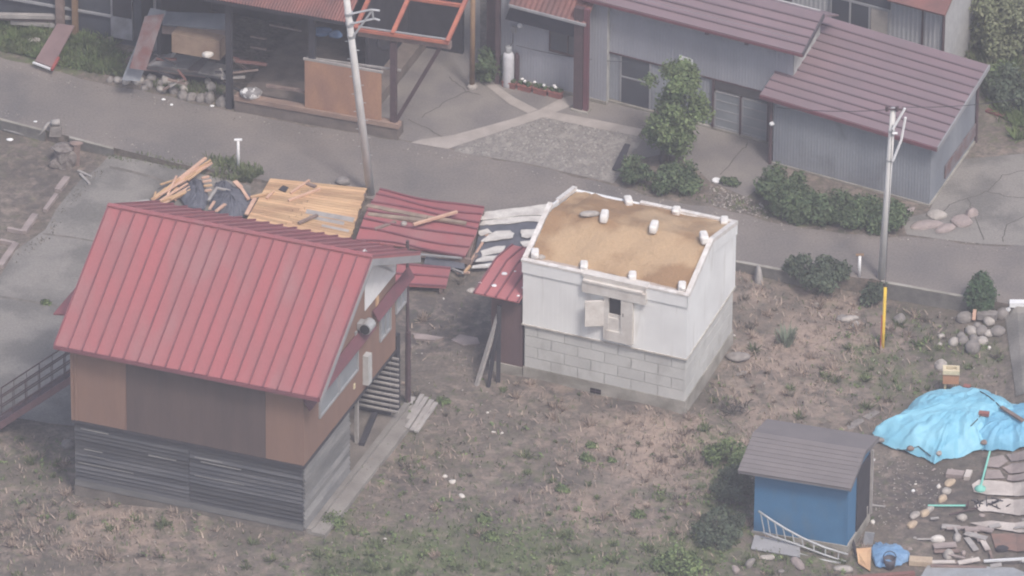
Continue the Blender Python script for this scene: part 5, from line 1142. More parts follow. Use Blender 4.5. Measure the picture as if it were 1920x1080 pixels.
crumple([(345,345),(362,333),(378,338),(386,352),(392,372),(384,392),(350,388),(338,372)], .15, "crumpled dark roofing paper in the heap right of the fan of battens", 31)
crumple([(395,366),(420,352),(452,350),(478,372),(470,400),(440,412),(405,398),(392,384)], .1, "crumpled dark roofing paper at the left of the tan board panel", 32, .3)
crumple([(402,345),(425,340),(440,352),(424,362),(404,358)], .1, "small dark crumpled paper among the weeds of the debris heap", 33, .2)
for (x0, y0, x1, y1, w_, mt, lab) in ((407,352,391,376,.08,GREYWOOD,"bent pale lath at the middle of the debris heap, its standing part"),(405,352,432,358,.07,GREYWOOD,"bent pale lath at the middle of the debris heap, its level part"),(440,340,452,352,.16,NEWWOOD2,"broad broken lath end at the right of the debris heap"),(452,352,466,374,.1,NEWWOOD2,"narrow broken lath below the broad one at the right of the debris heap"),(393,392,402,378,.08,NEWWOOD2,"short upright lath stub by the barn ridge, the left one of two"),(405,396,422,383,.09,NEWWOOD2,"short upright lath stub by the barn ridge, the right one of two"),(378,334,392,331,.07,NEWWOOD2,"topmost of the short lath stubs stepped down the dark paper"),(380,341,396,338,.07,NEWWOOD2,"second of the short lath stubs stepped down the dark paper"),(382,349,397,347,.07,NEWWOOD,"third of the short lath stubs stepped down the dark paper"),(384,358,396,356,.07,NEWWOOD2,"lowest of the short lath stubs stepped down the dark paper"),(244,382,280,376,.12,GREYWOOD,"pale plank showing behind the left end of the barn ridge")):
    MB().beam(G(x0, y0, .35), G(x1, y1, .3), w_, .05).solo("broken_lath", mt, lab, "lath")
MB().rock(G(642, 340, .08), .22, .16, .14, rg(41)).solo("roadside_stone", STONE, "dark grey stone on the road edge above the tan board panel", "stone", smooth=True)
# ------------------------------------------------------------------ planks beside the barn
for k, (x0, y0, x1, y1, w_, z) in enumerate(((752,800,775,745,.14,.06),(757,802,792,740,.14,.1),(762,803,800,745,.13,.16),(772,807,810,750,.14,.1),(780,810,818,755,.13,.06))):
    MB().beam(G(x0, y0, z), G(x1, y1, z+.03), w_, .05).solo("plank", GREYWOOD, ["leftmost plank of the pale stack leaning by the barn corner","second plank from the left in the pale stack by the barn corner","middle plank lying on top of the pale stack by the barn corner","fourth plank from the left in the pale stack by the barn corner","rightmost plank of the pale stack by the barn corner"][k], "plank", "stacked planks by the barn corner")
a, b = BF.hit(703, 775, z=.18), BF.hit(678, 834, z=.18); MB().beam(BF(*a), BF(*b), .16, .14).solo("dark_beam", DARKW, "dark beam lying on the concrete apron under the barn's open side", "beam")
a, b = BF.hit(727, 792, z=.2), BF.hit(640, 925, z=.2)
# ------------------------------------------------------------------ bare plot at the far left
def curb_line():
    for k, (x0, y0, x1, y1, w_, lab) in enumerate(((126,334,108,358,.2,"uppermost pale curb stone along the bare plot at the left"),(106,366,84,396,.13,"thin curb stone in the middle of the row along the bare plot"),(66,404,44,436,.2,"wide pale curb stone above the corner of the bare plot"),(44,436,14,430,.1,"short crosswise curb stone at the corner of the bare plot"),(30,458,0,500,.2,"lowest long curb stone running off the left edge"),(28,458,0,452,.1,"crosswise curb stone above the lowest long one at the left edge"))):
        MB().beam(G(x0, y0, .05), G(x1, y1, .05), w_, .14).solo("curb_stone", PINKC, lab, "curb stone")
curb_line()
def stump():
    b = G(120, 308); t = thing("tree_stump", b, "weathered grey tree stump with a split piece beside it on the bare plot", "stump"); rng = rg(44)
    MB().lathe(b, [(.36,0),(.34,.2),(.30,.45),(.33,.62),(.22,.66)], 14).rock(b+np.array([-.1,0,.62]), .24, .2, .10, rng, 0, .45).rock(b+np.array([-.22,-.1,.15]), .26, .2, .25, rng, .5, .5).rock(b+np.array([.1,-.15,.3]), .18, .16, .34, rng, .2, .5).build("trunk", mat('stump_wood', (.25,.225,.205), .95, (.12,.10,.095), 7, bump=.6, fine=.2), t)
    MB().beam(b+np.array([.38,-.05,0]), b+np.array([.42,0,.72]), .2, .16).rock(b+np.array([.40,0,.75]), .18, .12, .07, rng).build("split_piece", OLDWOOD, t)
stump()
pts = [G(8,243,.05), G(40,250,.06), G(66,254,.08), G(78,250,.15), G(84,240,.3), G(90,232,.42), G(104,230,.45)]
t = thing("drain_pipe", pts[-1]*np.array([1,1,0]), "pale drain pipe curving out of the kerb onto the bare plot", "pipe")
MB().tube(pts, .055, 8).build("hose", GREYWOOD, t, smooth=True); MB().tube([pts[-1]-np.array([.12,0,.02]), pts[-1]+np.array([.14,0,.03])], .10, 12).build("collar", GREYWOOD, t, smooth=True); MB().hexa([pts[-1]+np.array(o) for o in ((-.2,-.12,-.45),(.2,-.12,-.45),(.2,.12,-.45),(-.2,.12,-.45),(-.16,-.1,-.12),(.16,-.1,-.12),(.16,.1,-.12),(-.16,.1,-.12))]).build("box", STONE, t)
for (x0, y0, x1, y1, lab) in ((146,320,172,332,"grey stick on the ground right of the old stump, the upper one"),(150,326,168,345,"grey stick on the ground right of the old stump, the lower one")): MB().beam(G(x0, y0, .05), G(x1, y1, .05), .08, .06).solo("stick", GREYWOOD, lab, "stick")
for (x, y, r, lab) in ((18,262,.09,"white pebble lying alone on the bare plot at the far left"),(66,228,.05,"tiny white pebble on the road near the pale drain pipe")): MB().rock(G(x, y, .03), r, r*.8, r*.5, rg(46)).solo("pebble", WHITE, lab, "pebble", smooth=True)
MB().rock(G(128, 832, .1), .2, .18, .17, rg(47)).solo("round_stone", STONE, "rounded grey stone at the barn's front left corner", "stone", smooth=True)
# flat stones behind the barn and stray bits in the grass
for (pts_, lab) in (([(775,630),(800,632),(832,638),(815,643),(778,640)], "narrow flat stone half buried right of the barn's far corner"), ([(846,642),(862,632),(895,638),(900,650),(868,652)], "wide flat stone half buried left of the propped timbers")):
    MB().prism([G(x, y, -.05) for x, y in pts_], (0, 0, .1)).solo("flat_stone", PINKC, lab, "stone")
for k, (x, y, r, lab) in enumerate(((835,892,.09,"white stone in the grass, the upper of two near the middle of the yard"),(848,902,.12,"pale yellowish stone, largest of the two in the middle of the yard grass"),(866,929,.13,"flat pale stone lying alone low in the middle of the yard grass"),(926,810,.06,"white bit in the dry grass, the left one of a close pair"),(941,812,.06,"white bit in the dry grass, the right one of a close pair"),(914,773,.05,"single white bit in the grass above the close pair"),(722,1010,.05,"tiny white bit in the green grass near the bottom edge"),(1336,980,.09,"white stone under the dark shrub left of the blue shed"),(832,560,.05,"tiny white bit on dark soil behind the barn"),(1376,629,.05,"white bit at the right corner of the storehouse wall"))):
    MB().rock(G(x, y, r*.25), r*.9, r*.6, r*.4, rg(48+k), k, .3).solo("white_stone", WHITEP, lab, "stone", smooth=True)
# rubble right of the storehouse
for k, (x, y, rx, ry, rz_, mt, lab) in enumerate(((1385,672,.3,.22,.14,STONE,"grey stone heap at the storehouse's right base corner"),(1595,600,.28,.12,.1,STONEP,"long pale stone in the dry grass left of the yellow guard"),(1578,598,.16,.12,.12,STONE,"grey stone beside the long pale one left of the yellow guard"),(1605,608,.2,.08,.07,GREYWOOD,"silvered wood chip below the long pale stone left of the yellow guard"),(1532,572,.1,.09,.1,STONEP,"small white topped stone in the dry grass below the dark roadside shrub"),(1686,598,.2,.16,.14,STONE,"round grey stone right of the yellow guard"),(1422,516,.2,.16,.35,GREYWOOD,"weathered grey stump by the kerb behind the storehouse"),(1764,630,.09,.08,.1,STONEP,"pale upright stone left of the rock pile"),(1762,646,.1,.07,.06,STONEP,"pale flat stone left of the rock pile, lower one"),(1854,652,.07,.06,.06,WHITEP,"small white pebble at the right foot of the rock pile"),(1763,684,.22,.16,.16,STONEP,"pale squared stone just left of the orange stand"),(1780,573,.1,.05,.05,WHITE,"white bit below the retaining kerb near the clipped shrub"),(1388,700,.14,.1,.08,STONE,"small grey stone below the stone heap at the storehouse's right side"))):
    MB().rock(G(x, y, rz_*.5), rx, ry, rz_, rg(80+k), .3*k, .3).solo("loose_stone" if mt not in (GREYWOOD, DARKW) else "stump", mt, lab, "stone" if mt not in (GREYWOOD, DARKW) else "stump", smooth=True)
rr = rg(90)
for k, (x, y, r) in enumerate([(1788,640,.17),(1802,630,.14),(1806,638,.19),(1822,622,.19),(1826,636,.17),(1840,622,.2),(1854,626,.14),(1870,622,.21),(1823,652,.26),(1842,640,.18),(1808,597,.24),(1878,590,.22),(1855,602,.2),(1832,612,.13)]):
    MB().rock(G(x, y, r*.4), r*1.1, r*.9, r*.85, rr, rr.uniform(0, 3), .1).solo("boulder", STONE if k % 3 else STONEP, "rounded river boulder in the pile below the clipped shrub", "boulder", "boulders piled below the clipped shrub", smooth=True)
MB().beam(G(1833, 590, .2), G(1870, 592, .2), .28, .2).solo("stone_block", STONE, "long squared stone block at the top of the boulder pile", "stone")
MB().beam(G(1826, 600, .1), G(1828, 580, .4), .1, .08).solo("split_board", NEWWOOD2, "pinkish split board standing among the boulders", "board")
MB().beam(G(1878, 583, .12), G(1894, 578, .12), .2, .1).solo("white_slab", WHITE, "white slab end between the boulders and the painted kerb stone", "slab")
# orange stand on two legs
def stand():
    b = G(1782, 738); t = thing("orange_stand", b, "orange plastic box head on two pale legs, standing behind the blue tarpaulin", "stand"); Fx = Fr(b, b+np.array([1, -.05, 0]), np.array([.05, 1, 0]))
    for u in (-.14, .14): MB().tube([Fx(u-.05, -.02, -.1), Fx(u, 0, .62)], .035, 8).build("leg", CREAM, t)
    MB().box(Fx, -.24, .24, -.11, .11, .40, .76).build("skirt", ORANGEP, t)
    MB().box(Fx, -.25, .25, -.16, -.06, .76, .90).box(Fx, -.25, .25, .10, .16, .76, .90).box(Fx, -.25, -.16, -.06, .10, .76, .90).box(Fx, .16, .25, -.06, .10, .76, .90).build("rim", CREAM, t)
    MB().box(Fx, -.16, .16, -.06, .10, .76, .79).build("socket", DARKW, t)
stand()
# ------------------------------------------------------------------ blue tarpaulin over a mound
def tarp(pts, name, H, label, mt, seed, wr=.05, cpx=None):
    rng = rg(seed); P = np.array([G(x, y, .02) for x, y in pts]); n = len(P); c = P.mean(0) if cpx is None else G(*cpx)
    m_, rings = 200, 46; per = np.concatenate([P, P[:1]]); ts = np.linspace(0, n, m_, endpoint=False)
    B = np.array([per[int(t_)]+(per[int(t_)+1]-per[int(t_)])*(t_-int(t_)) for t_ in ts])
    # creases: ridged noise across the cloth, a few long folds running to the hem
    from mathutils import noise as mn
    ph = rng.uniform(0, 6, 12); vs = []
    def rid(x, y, sc_, o): return 1-2*abs(mn.noise(Vector((x*sc_+o, y*sc_-o, o))))
    def fold(th, f, x, y):
        xr_ = x*.8+y*.6; yr_ = -x*.6+y*.8
        s = 1.0*rid(xr_*1.2, yr_*.45, 1.0, ph[8])+.55*rid(xr_*.6, yr_*1.6, 1.3, ph[9])+.5*rid(x, y, 2.6, ph[10])+.3*rid(x+3, y, 5.2, ph[11])
        s2 = sum(math.sin(fr*th+ph[k]+1.5*mn.noise(Vector((x, y, 3))))**3/(1+.4*k) for k, fr in enumerate((7, 12, 19)))
        return wr*(s*.75+s2*.55*f*f)
    for r in range(rings+1):
        f = r/rings
        for k in range(m_):
            th = 2*math.pi*k/m_; q = c+(B[k]-c)*f
            zz = float(h(q[0], q[1]))+.03+H*(1-f**3.2)**.85*(.86+.3*mn.noise(Vector((q[0]*.55, q[1]*.45, ph[11]))))+fold(th, f, q[0], q[1])*(1 if f < .96 else .5)
            vs.append((q[0], q[1], max(zz, float(h(q[0], q[1]))+.02)))
    fs = [(r*m_+k, (r+1)*m_+k, (r+1)*m_+(k+1) % m_, r*m_+(k+1) % m_) for r in range(rings) for k in range(m_)]
    return MB().add(vs, fs).solo(name, mt, label, "tarpaulin", smooth=True), c
TP = [(1635,818),(1662,804),(1682,788),(1702,772),(1742,752),(1788,742),(1835,744),(1880,756),(1925,772),(1945,800),(1900,812),(1870,826),(1848,842),(1838,846),(1800,858),(1768,864),(1752,874),(1735,862),(1697,850),(1660,838)]
tarp(TP, "blue_tarp", .82, "bright blue tarpaulin draped over a mound, weighted with bricks and ropes", TARP, 51, .12, (1800, 796))
tarp([(1815,815),(1850,786),(1900,778),(1990,782),(1995,835),(1935,838),(1898,848),(1850,847),(1822,838)], "dull_blue_tarp", .72, "duller blue tarpaulin overlapping the right side of the bright one", mat("dull_blue_tarpaulin", (.16,.42,.60), .5, (.21,.48,.65), 1.2, fine=.06, bump=.35, bscale=5), 53, .09, (1895, 815))
def on_mound(px, py):
    dg = bpy.context.evaluated_depsgraph_get(); o, d = ray(px, py); hit, loc, nn, *_ = sc.ray_cast(dg, Vector(o), Vector(d)); return np.array(loc)
bpy.context.view_layer.update()
for k, (x, y, a, mt, lab) in enumerate(((1845,776,.3,TERRA,"reddish brick weighting the middle right of the blue tarpaulin"),(1847,830,.25,OLDWOOD,"brown flat stone on the lower right fold of the blue tarpaulin"),(1813,726,.2,TERRA,"reddish brick on the top ridge of the blue tarpaulin"),(1760,852,.15,STONEP,"pale stone on the lowest corner of the blue tarpaulin"),(1708,841,.2,OLDWOOD,"brown stone on the lower left edge of the blue tarpaulin"),(1652,826,.2,STONE,"grey stone on the left tip of the blue tarpaulin"))):
    p = on_mound(x, y); MB().beam(p+np.array([-a/2, 0, .03]), p+np.array([a/2, -.06, .03]), .16, .1).solo("weight_brick", mt, lab, "brick") if k in (0, 2) else MB().rock(p+np.array([0,0,.03]), a*.55, .1, .07, rg(95+k)).solo("weight_stone", mt, lab, "stone", smooth=True)
MB().beam(on_mound(1890, 770)+np.array([-.2,.1,.06]), on_mound(1918, 792)+np.array([0,0,.06]), .12, .06).solo("tarp_plank", OLDWOOD, "brown plank slanting over the right side of the blue tarpaulin", "plank")
for lst, lab in ((((1838,735),(1855,745),(1870,758),(1880,768)), "dark rope over the top right of the blue tarpaulin"), (((1820,800),(1832,788),(1840,778)), "short dark rope running down from the brick on the blue tarpaulin"), (((1670,841),(1700,845),(1722,838),(1745,856)), "dark rope along the lower left hem of the blue tarpaulin")):
    MB().tube([on_mound(x, y)+np.array([0,0,.02]) for x, y in lst], .016, 5).solo("rope", CABLE, lab, "rope")
# ------------------------------------------------------------------ lower right: slabs, edging, tools
sheet("patio_slab", [(1822,912),(1835,903),(1880,906),(1960,907),(1960,936),(1900,933),(1850,931),(1826,926)], .07, PALEC)
sheet("patio_slab", [(1826,952),(1850,940),(1890,938),(1960,940),(1960,972),(1900,968),(1860,962),(1838,962)], .065, PALEC)
sheet("patio_slab", [(1818,984),(1860,980),(1960,976),(1960,1006),(1900,1000),(1850,992)], .075, PALEC)
sheet("patio_slab", [(1858,1004),(1900,1003),(1960,1010),(1960,1036),(1900,1036),(1866,1030)], .06, mat("red_slab", (.27,.165,.135), .9, (.20,.14,.12), 3, fine=.15))
for P_ in ([(1852,862),(1880,856),(1890,868),(1872,880),(1850,878)], [(1886,854),(1925,846),(1930,862),(1896,868)], [(1850,884),(1874,884),(1884,900),(1846,901)], [(1880,880),(1898,872),(1930,868),(1935,884),(1892,890)], [(1890,894),(1960,888),(1960,903),(1888,903)], [(1934,848),(1965,842),(1965,880),(1940,880)]): sheet("flagstone_path", P_, .06, PINKC)
rr = rg(99)
for k in range(22):
    x, y = rr.uniform(1710, 1930), rr.uniform(965, 1062); a = rr.uniform(-.5, .5)+(1.2 if k % 5 == 0 else 0); L_ = rr.uniform(6, 26)
    if 1600 < x < 1720 and y > 1005: continue
    MB().beam(G(x-L_*math.cos(a), y-L_*math.sin(a)*.5, .08+.004*k), G(x+L_*math.cos(a), y+L_*math.sin(a)*.5, .08+.004*k), rr.uniform(.06, .26), .03).solo("scrap_piece", (GREYWOOD, PINKC, GREYWOOD, PINKC, OLDWOOD, PALEC)[k % 6], "one of the loose scrap pieces strewn over the slabs at the bottom right", "scrap piece", "scrap pieces strewn over the slabs")
for k in range(16):
    x, y = rr.uniform(1690, 1930), rr.uniform(880, 1062); r = rr.uniform(.03, .08)
    MB().rock(G(x, y, r*.3), r*1.3, r, r*.6, rr, rr.uniform(0, 3), .35).solo("rubble_bit", (STONEP, STONE, PINKC, WHITEP)[k % 4], "one of the small rubble bits among the slabs and edging stones", "rubble", "rubble bits among the slabs")
for P_, lb in (([(1588,800),(1612,786),(1622,792),(1600,806),(1590,808)], "flat grey stone in the grass above the blue shed's roof, the nearer one"), ([(1616,784),(1640,772),(1650,776),(1630,790)], "flat grey stone in the grass above the blue shed's roof, the farther one")):
    MB().prism([G(x, y, -.03) for x, y in P_], (0, 0, .06)).solo("flat_stone", STONE, lb, "stone")
mb = MB(); c = G(1376, 772)
for k in range(46):
    p = c+np.array([rr.uniform(-.4, .4), rr.uniform(-.35, .35), rr.uniform(0, .15)]); q = p+np.array([rr.uniform(-.35, .35), rr.uniform(-.3, .3), rr.uniform(.05, .35)]); mb.tube([p, (p+q)/2+np.array([0,0,.06]), q], .014, 4)
mb.solo("brush_heap", mat("dark_twigs", (.07,.062,.058), .9, (.12,.105,.095), 5, island=.4), "dark tangled heap of twigs in the grass right of the storehouse", "brush heap")
rr = rg(100)
for k, (x, y, w_, hh, mt, lab) in enumerate(((1791,888,.5,.28,PINKC,"brownish paving block by the lower tip of the blue tarpaulin"),(1815,890,.18,.4,PALEC,"pale yellow upright paving block by the lower tip of the blue tarpaulin"))):
    p = G(x, y, .06); Fx = Fr(p, p+np.array([1, -.2, 0]), np.array([.25, 1, 0])); MB().box(Fx, -w_/2, w_/2, -hh/2, hh/2, -.1, .05).solo("paving_block", mt, lab, "paving block")
for k, (x, y) in enumerate([(1780,905),(1774,922),(1766,935),(1742,955),(1733,962),(1714,967),(1710,982)]):
    MB().rock(G(x, y, .04), .2, .13, .09, rr, 1.0).solo("edging_stone", STONEP if k % 2 else mat("tan_stone", (.50,.40,.29), .9, (.40,.31,.23), 4), ["pale tan edging stone nearest the paving blocks","second edging stone down from the paving blocks","third edging stone down from the paving blocks","edging stone just below the mint handled hoe's tip","edging stone beside the one below the mint hoe's tip","rounded edging stone second from the bottom of the row","lowest edging stone of the row"][k], "edging stone", smooth=True)
def tool(a, b, head, lab, name="garden_tool"):
    t = thing(name, b*np.array([1,1,1]), lab, "garden tool"); MB().tube([a, b], .032, 8).build("shaft", MINT, t); head(t, b)
def shovel(t, b): MB().lathe(b-np.array([0,0,.10]), [(.02,0),(.16,.03),(.17,.1),(.08,.16),(.04,.2)], 12).build("head", MINT, t, smooth=True)
tool(G(1856, 846, .35), G(1838, 915, .12), shovel, "mint green pole with a flared foot leaning at the blue tarpaulin's edge")
def hoe(t, b): MB().beam(b+np.array([0,-.12,.0]), b+np.array([.05,.14,.04]), .05, .12).build("head", STEELBR, t)
tool(G(1740, 948, .12), G(1812, 948, .12), hoe, "mint green handled hoe lying level on the edging and slab")
MB().tube([G(1780, 965, .1), G(1832, 952, .15)], .022, 6).solo("iron_rod", STEELBR, "brown iron rod crossing the slab below the mint green hoe", "rod")
mb = MB(); rr = rg(101)
for k in range(14): 
    p = G(1825+k*4.5+rr.uniform(-5, 5), 945+rr.uniform(-6, 10), .06); q = p+np.array([rr.uniform(-.4, .4), rr.uniform(-.25, .25), rr.uniform(.05, .25)]); mb.tube([p, q], .018, 5)
mb.solo("tool_bundle", DARKW, "dark tangle of tools and brackets on the pale slab", "tools")
for k, (x, y, rx, ry, rz_, mt, lab) in enumerate(((1757,1010,.22,.16,.12,WHITEP,"white and grey rubble at the right end of the pale stick near the bottom"),(1778,1040,.16,.22,.14,STONEP,"pale rubble lump left of the red slab"),(1806,1038,.09,.09,.08,PINKC,"pinkish stone left of the red slab"),(1803,972,.14,.12,.12,STONEP,"pale rubble piece under the dark tools"),(1795,1008,.1,.2,.14,GREYWOOD,"grey pipe joint between the rubble lumps near the bottom right"),(1880,1028,.2,.14,.12,DARKW,"dark lump on the red slab"),(1636,980,.08,.08,.07,WHITEP,"white bit beside the dark leaning board right of the blue shed"),(1712,920,.05,.05,.05,WHITE,"tiny white bit on the dark soil right of the shed"))):
    MB().rock(G(x, y, rz_*.5), rx, ry, rz_, rg(110+k)).solo("rubble_piece", mt, lab, "rubble", smooth=True)
MB().tube([G(1720, 1011, .08), G(1752, 1011, .1)], .03, 6).solo("pale_stick", GREYWOOD, "pale stick lying left of the white rubble near the bottom right", "stick")
MB().beam(G(1625, 946, .06), G(1660, 950, .06), .05, .04).solo("pale_lath", GREYWOOD, "pale lath lying on dark soil right of the blue shed's door", "lath")
MB().beam(G(1705, 1051, .1), G(1748, 1054, .1), .3, .16).solo("timber_block", mat("tan_stone", (.50,.40,.29)), "tan timber block at the right of the small blue tarpaulin", "timber block")
sheet_thing([G(1725,1085,.05), G(1960,1090,.05), G(1900,1066,.05), G(1740,1060,.05)], .03, GALV, "metal_sheet", "grey metal sheet lying along the bottom right edge", "metal sheet")
MB().beam(G(1745, 1062, .1), G(1850, 1066, .1), .1, .1).solo("long_beam", OLDWOOD, "brown beam along the back edge of the grey metal sheet at the bottom", "beam")
MB().beam(G(1845, 1052, .12), G(1945, 1046, .12), .07, .06).solo("white_rail", WHITE, "white rail lying right of the red slab at the bottom right", "rail")
MB().beam(G(1590, 1085, .1), G(1715, 1075, .1), .14, .1).solo("rusty_beam", RUST, "rusty beam along the bottom edge under the small blue tarpaulin", "beam")
tarp([(1636,1050),(1632,1035),(1640,1022),(1660,1022),(1690,1030),(1706,1040),(1704,1052),(1690,1062),(1660,1068),(1642,1064)], "small_blue_tarp", .14, "small crumpled faded blue tarpaulin on the ground at the bottom right", TARP2, 52, .075)
bpy.context.view_layer.update()
p = on_mound(1668, 1056)-np.array([0,0,.1]); t = thing("bucket", p, "dark open bucket sitting on the small crumpled blue tarpaulin", "bucket")
MB().lathe(p-np.array([0,0,.05]), [(.15,0),(.19,.32),(.17,.32),(.14,.06)], 16).build("pail", mat("bucket_plastic", (.09,.085,.10), .5), t, smooth=True)
MB().tube([p+np.array([.19*math.cos(a), .04, .27+.22*math.sin(a)]) for a in np.linspace(0, math.pi, 9)], .014, 5).build("bail_handle", CABLE, t)
sheet_thing([G(1610,1058,.05), G(1632,1072,.05), G(1634,1028,.3), G(1606,1030,.3)], .04, NEWWOOD, "tan_board", "tan board propped at the left of the small blue tarpaulin", "board")
q = lambda x, y, z: G(x, y, z)
sheet_thing([G(1618,1022,.05), G(1636,1022,.05), G(1640,1000,.5), G(1622,998,.5)], .03, GREYTRIM, "grey_board", "grey board standing behind the small blue tarpaulin by the shed corner", "board")
MB().beam(G(1592, 1018, .05), G(1604, 975, .55), .1, .05).solo("leaning_board", OLDWOOD, "brown board leaning on the blue shed's right corner, the outer one", "board")
MB().beam(G(1606, 1040, .05), G(1592, 990, .4), .08, .04).solo("leaning_board", DARKW, "dark board leaning on the blue shed's right corner, nearest the tan board", "board")
MB().beam(G(1625, 985, .0), G(1626, 950, .7), .05, .05).solo("leaning_pole", GREYWOOD, "thin pale pole standing at the open side of the blue shed", "pole")
# ladder sagging in front of the shed and a bent pipe below it
def ladder():
    S = lambda x, y, v: SF(*SF.hit(x, y, v=v))
    A = [S(*p, -.35) for p in ((1422,958),(1445,974),(1472,991),(1505,1009),(1545,1026),(1590,1040))]; Bq = [S(*p, -.45) for p in ((1430,998),(1450,1006),(1478,1015),(1508,1026),(1545,1040),(1588,1054))]
    t = thing("bent_ladder", Bq[-1], "bent aluminium ladder lying against the front of the blue shed", "ladder")
    MB().tube(A, .035, 8).build("rail", GALV, t, smooth=True); MB().tube(Bq, .03, 8).build("rail", GALV, t, smooth=True)
    for k in range(9):
        f = (k+.3)/9*5; i = int(f); g = f-i; MB().tube([A[i]+(A[i+1]-A[i])*g, Bq[i]+(Bq[i+1]-Bq[i])*g], .02, 6).build("rung", GALV, t)
    MB().tube([S(*p, -.6) for p in ((1407,1028),(1430,1027),(1455,1030),(1490,1036),(1530,1048),(1576,1056))], .035, 8).solo("bent_pipe", GALV, "bent galvanised pipe curving just below the ladder by the blue shed", "pipe", smooth=True)
ladder()
sheet_thing([G(1408,1030,.06), G(1500,1046,.06), G(1500,1020,.12), G(1415,1004,.12)], .03, GREYTRIM, "grey_sheet", "grey board sheet lying under the bent ladder by the blue shed", "board")
for k, (x, y, r, lab) in enumerate(((1438,1046,.15,"pale stone below the bent pipe, directly under the shed's left end"),(1408,1056,.2,"tan stone below the bent pipe, left of the pale one"),(1497,1056,.22,"pinkish stone below the middle of the bent pipe"),(1580,1066,.2,"pale stone below the ladder's lower end"),(1465,1072,.1,"small white stone near the bottom edge under the bent pipe"),(1380,1066,.14,"tan stone lowest left under the bent pipe"))): MB().rock(G(x, y, r*.3), r, r*.8, r*.6, rg(120+k), k, .35).solo("ladder_stone", (STONEP, STONE, PINKC)[k % 3], lab, "stone", smooth=True)
mb = MB(); mb.tube([G(1388, 910, .35), G(1400, 906, .4), G(1412, 908, .35)], .03, 6); mb.tube([G(1392, 918, .2), G(1412, 914, .3)], .03, 6); mb.solo("pipe_fitting", GREYWOOD, "pale pipe fitting at the left wall of the blue shed", "pipe")
mb = MB().beam(G(1622, 864, .35), G(1640, 862, .35), .05, .05); mb.beam(G(1632, 872, 0), G(1632, 862, .35), .05, .05); mb.solo("white_tap_post", WHITE, "short white peg with a crosspiece beside the blue shed's right eave", "post")
# far yard bits
t = G(1343, 340); MB().lathe(t, [(.13,0),(.15,.05),(.11,.08),(.05,.06)], 14).solo("white_dish", WHITE, "small round white dish on the ground by the bush under the tree", "dish", smooth=True)
sheet_thing([atz(1148,318,.05), atz(1162,322,.05), atz(1182,272,.5), atz(1172,270,.5)], .04, DARKW, "dark_board", "dark board leaning in the bush at the gravel bed's right corner", "board")
for k, (x, y, rx, ry, rz_) in enumerate(((1758,404,.28,.2,.16),(1740,420,.5,.25,.12),(1802,415,.4,.3,.12),(1770,428,.3,.2,.12),(1820,400,.2,.2,.2),(1705,398,.3,.12,.1))):
    MB().rock(atz(x, y, .04), rx, ry, rz_, rg(130+k), .2*k).solo("broken_concrete", STONEP if k == 0 else PINKC, ["white broken stone at the road edge right of the hedge","widest broken concrete slab at the road edge right of the hedge","broken concrete slab nearest the cracked yard at the road edge","low broken concrete piece closest to the road, right of the hedge","upright broken concrete lump at the weedy edge of the cracked yard","pale broken piece half hidden at the right end of the hedge"][k], "broken concrete", smooth=False)
# ------------------------------------------------------------------ plants
def ball(px, py, rx, rz, ry=None, dz=0.0, up=.5):
    """one leafy clump whose foot is at a pixel"""
    p = G(px, py); return (p[0], p[1], p[2]+rz*up*2*.5+dz, rx, ry or rx, rz)
def tree():
    b = G(1246, 305); t = thing("garden_tree", b, "small leafy garden tree with a narrow crown in front of the grey workshop", "tree"); rng = rg(61)
    tr = MB().tube([b-np.array([0,0,.1]), b+np.array([.02,0,.7]), b+np.array([.05,0,1.4]), b+np.array([.1,0,2.6])], .17, 10, r2=.05)
    for a, l, z in ((.4,.9,1.0),(2.4,.9,1.1),(3.9,.8,1.5),(5.4,.9,1.7),(1.3,.7,2.0)): p = b+np.array([.04,0,z]); tr.tube([p, p+np.array([math.cos(a)*l*.6, math.sin(a)*l*.6, l*.7])], .05, 6, r2=.02)
    tr.build("trunk", BARK, t, smooth=True)
    bl = []; 
    for k in range(58):
        zz = rng.uniform(.7, 3.3); r_ = (.62+.26*math.sin((zz-.95)/2.35*math.pi))*rng.uniform(.2, 1.05); a = rng.uniform(0, 6.28); s = rng.uniform(.26, .44)
        bl.append((b[0]+.25-.03*(zz-1.2)+math.cos(a)*r_, b[1]+math.sin(a)*r_, b[2]+zz, s, s, s*.85))
    MB().leaves(bl, 16500, .058, rng, .15).build("crown", L_TREE, t)
tree()
def shrub(name, label, px, py, bl, n, size, m, seed, cat="shrub", stem=.5, group=None, shell=.45):
    b = G(px, py); t = thing(name, b, label, cat, group); rng = rg(seed); out = []
    for (dx, dy, z, rx, ry, rz) in bl: out.append((b[0]+dx, b[1]+dy, b[2]+z, rx, ry, rz))
    MB().leaves(out, int(n*1.5), size*.8, rng, shell*.8).build("foliage", m, t)
    st = MB()
    for k in range(4): a = rng.uniform(0, 6.28); st.tube([b-np.array([0,0,.05]), b+np.array([math.cos(a)*.15, math.sin(a)*.15, stem])], .025, 5, r2=.012)
    st.build("stem", BARK, t); return t
def blobs(seed, n, rx, ry, z0, z1, s0, s1):
    rng = rg(seed); o = []; s0, s1, n = s0*.62, s1*.95, int(n*1.5)
    for _ in range(n):
        a = rng.uniform(0, 6.28); r_ = rng.random()**.5; s = rng.uniform(s0, s1); o.append((math.cos(a)*r_*rx, math.sin(a)*r_*ry, rng.uniform(z0, z1)*(1-.35*r_*r_), s, s, s*.8))
    return o
shrub("round_bush", "dark green round bush at the foot of the garden tree", 1265, 352, blobs(1, 14, .75, .55, .25, .75, .28, .42), 3200, .06, L_BUSH, 201)
shrub("low_bush", "loose green bush beside the gravel bed, left of the garden tree's foot", 1192, 345, blobs(2, 12, .35, .35, .3, 1.0, .2, .32), 1500, .06, L_BUSH, 202)
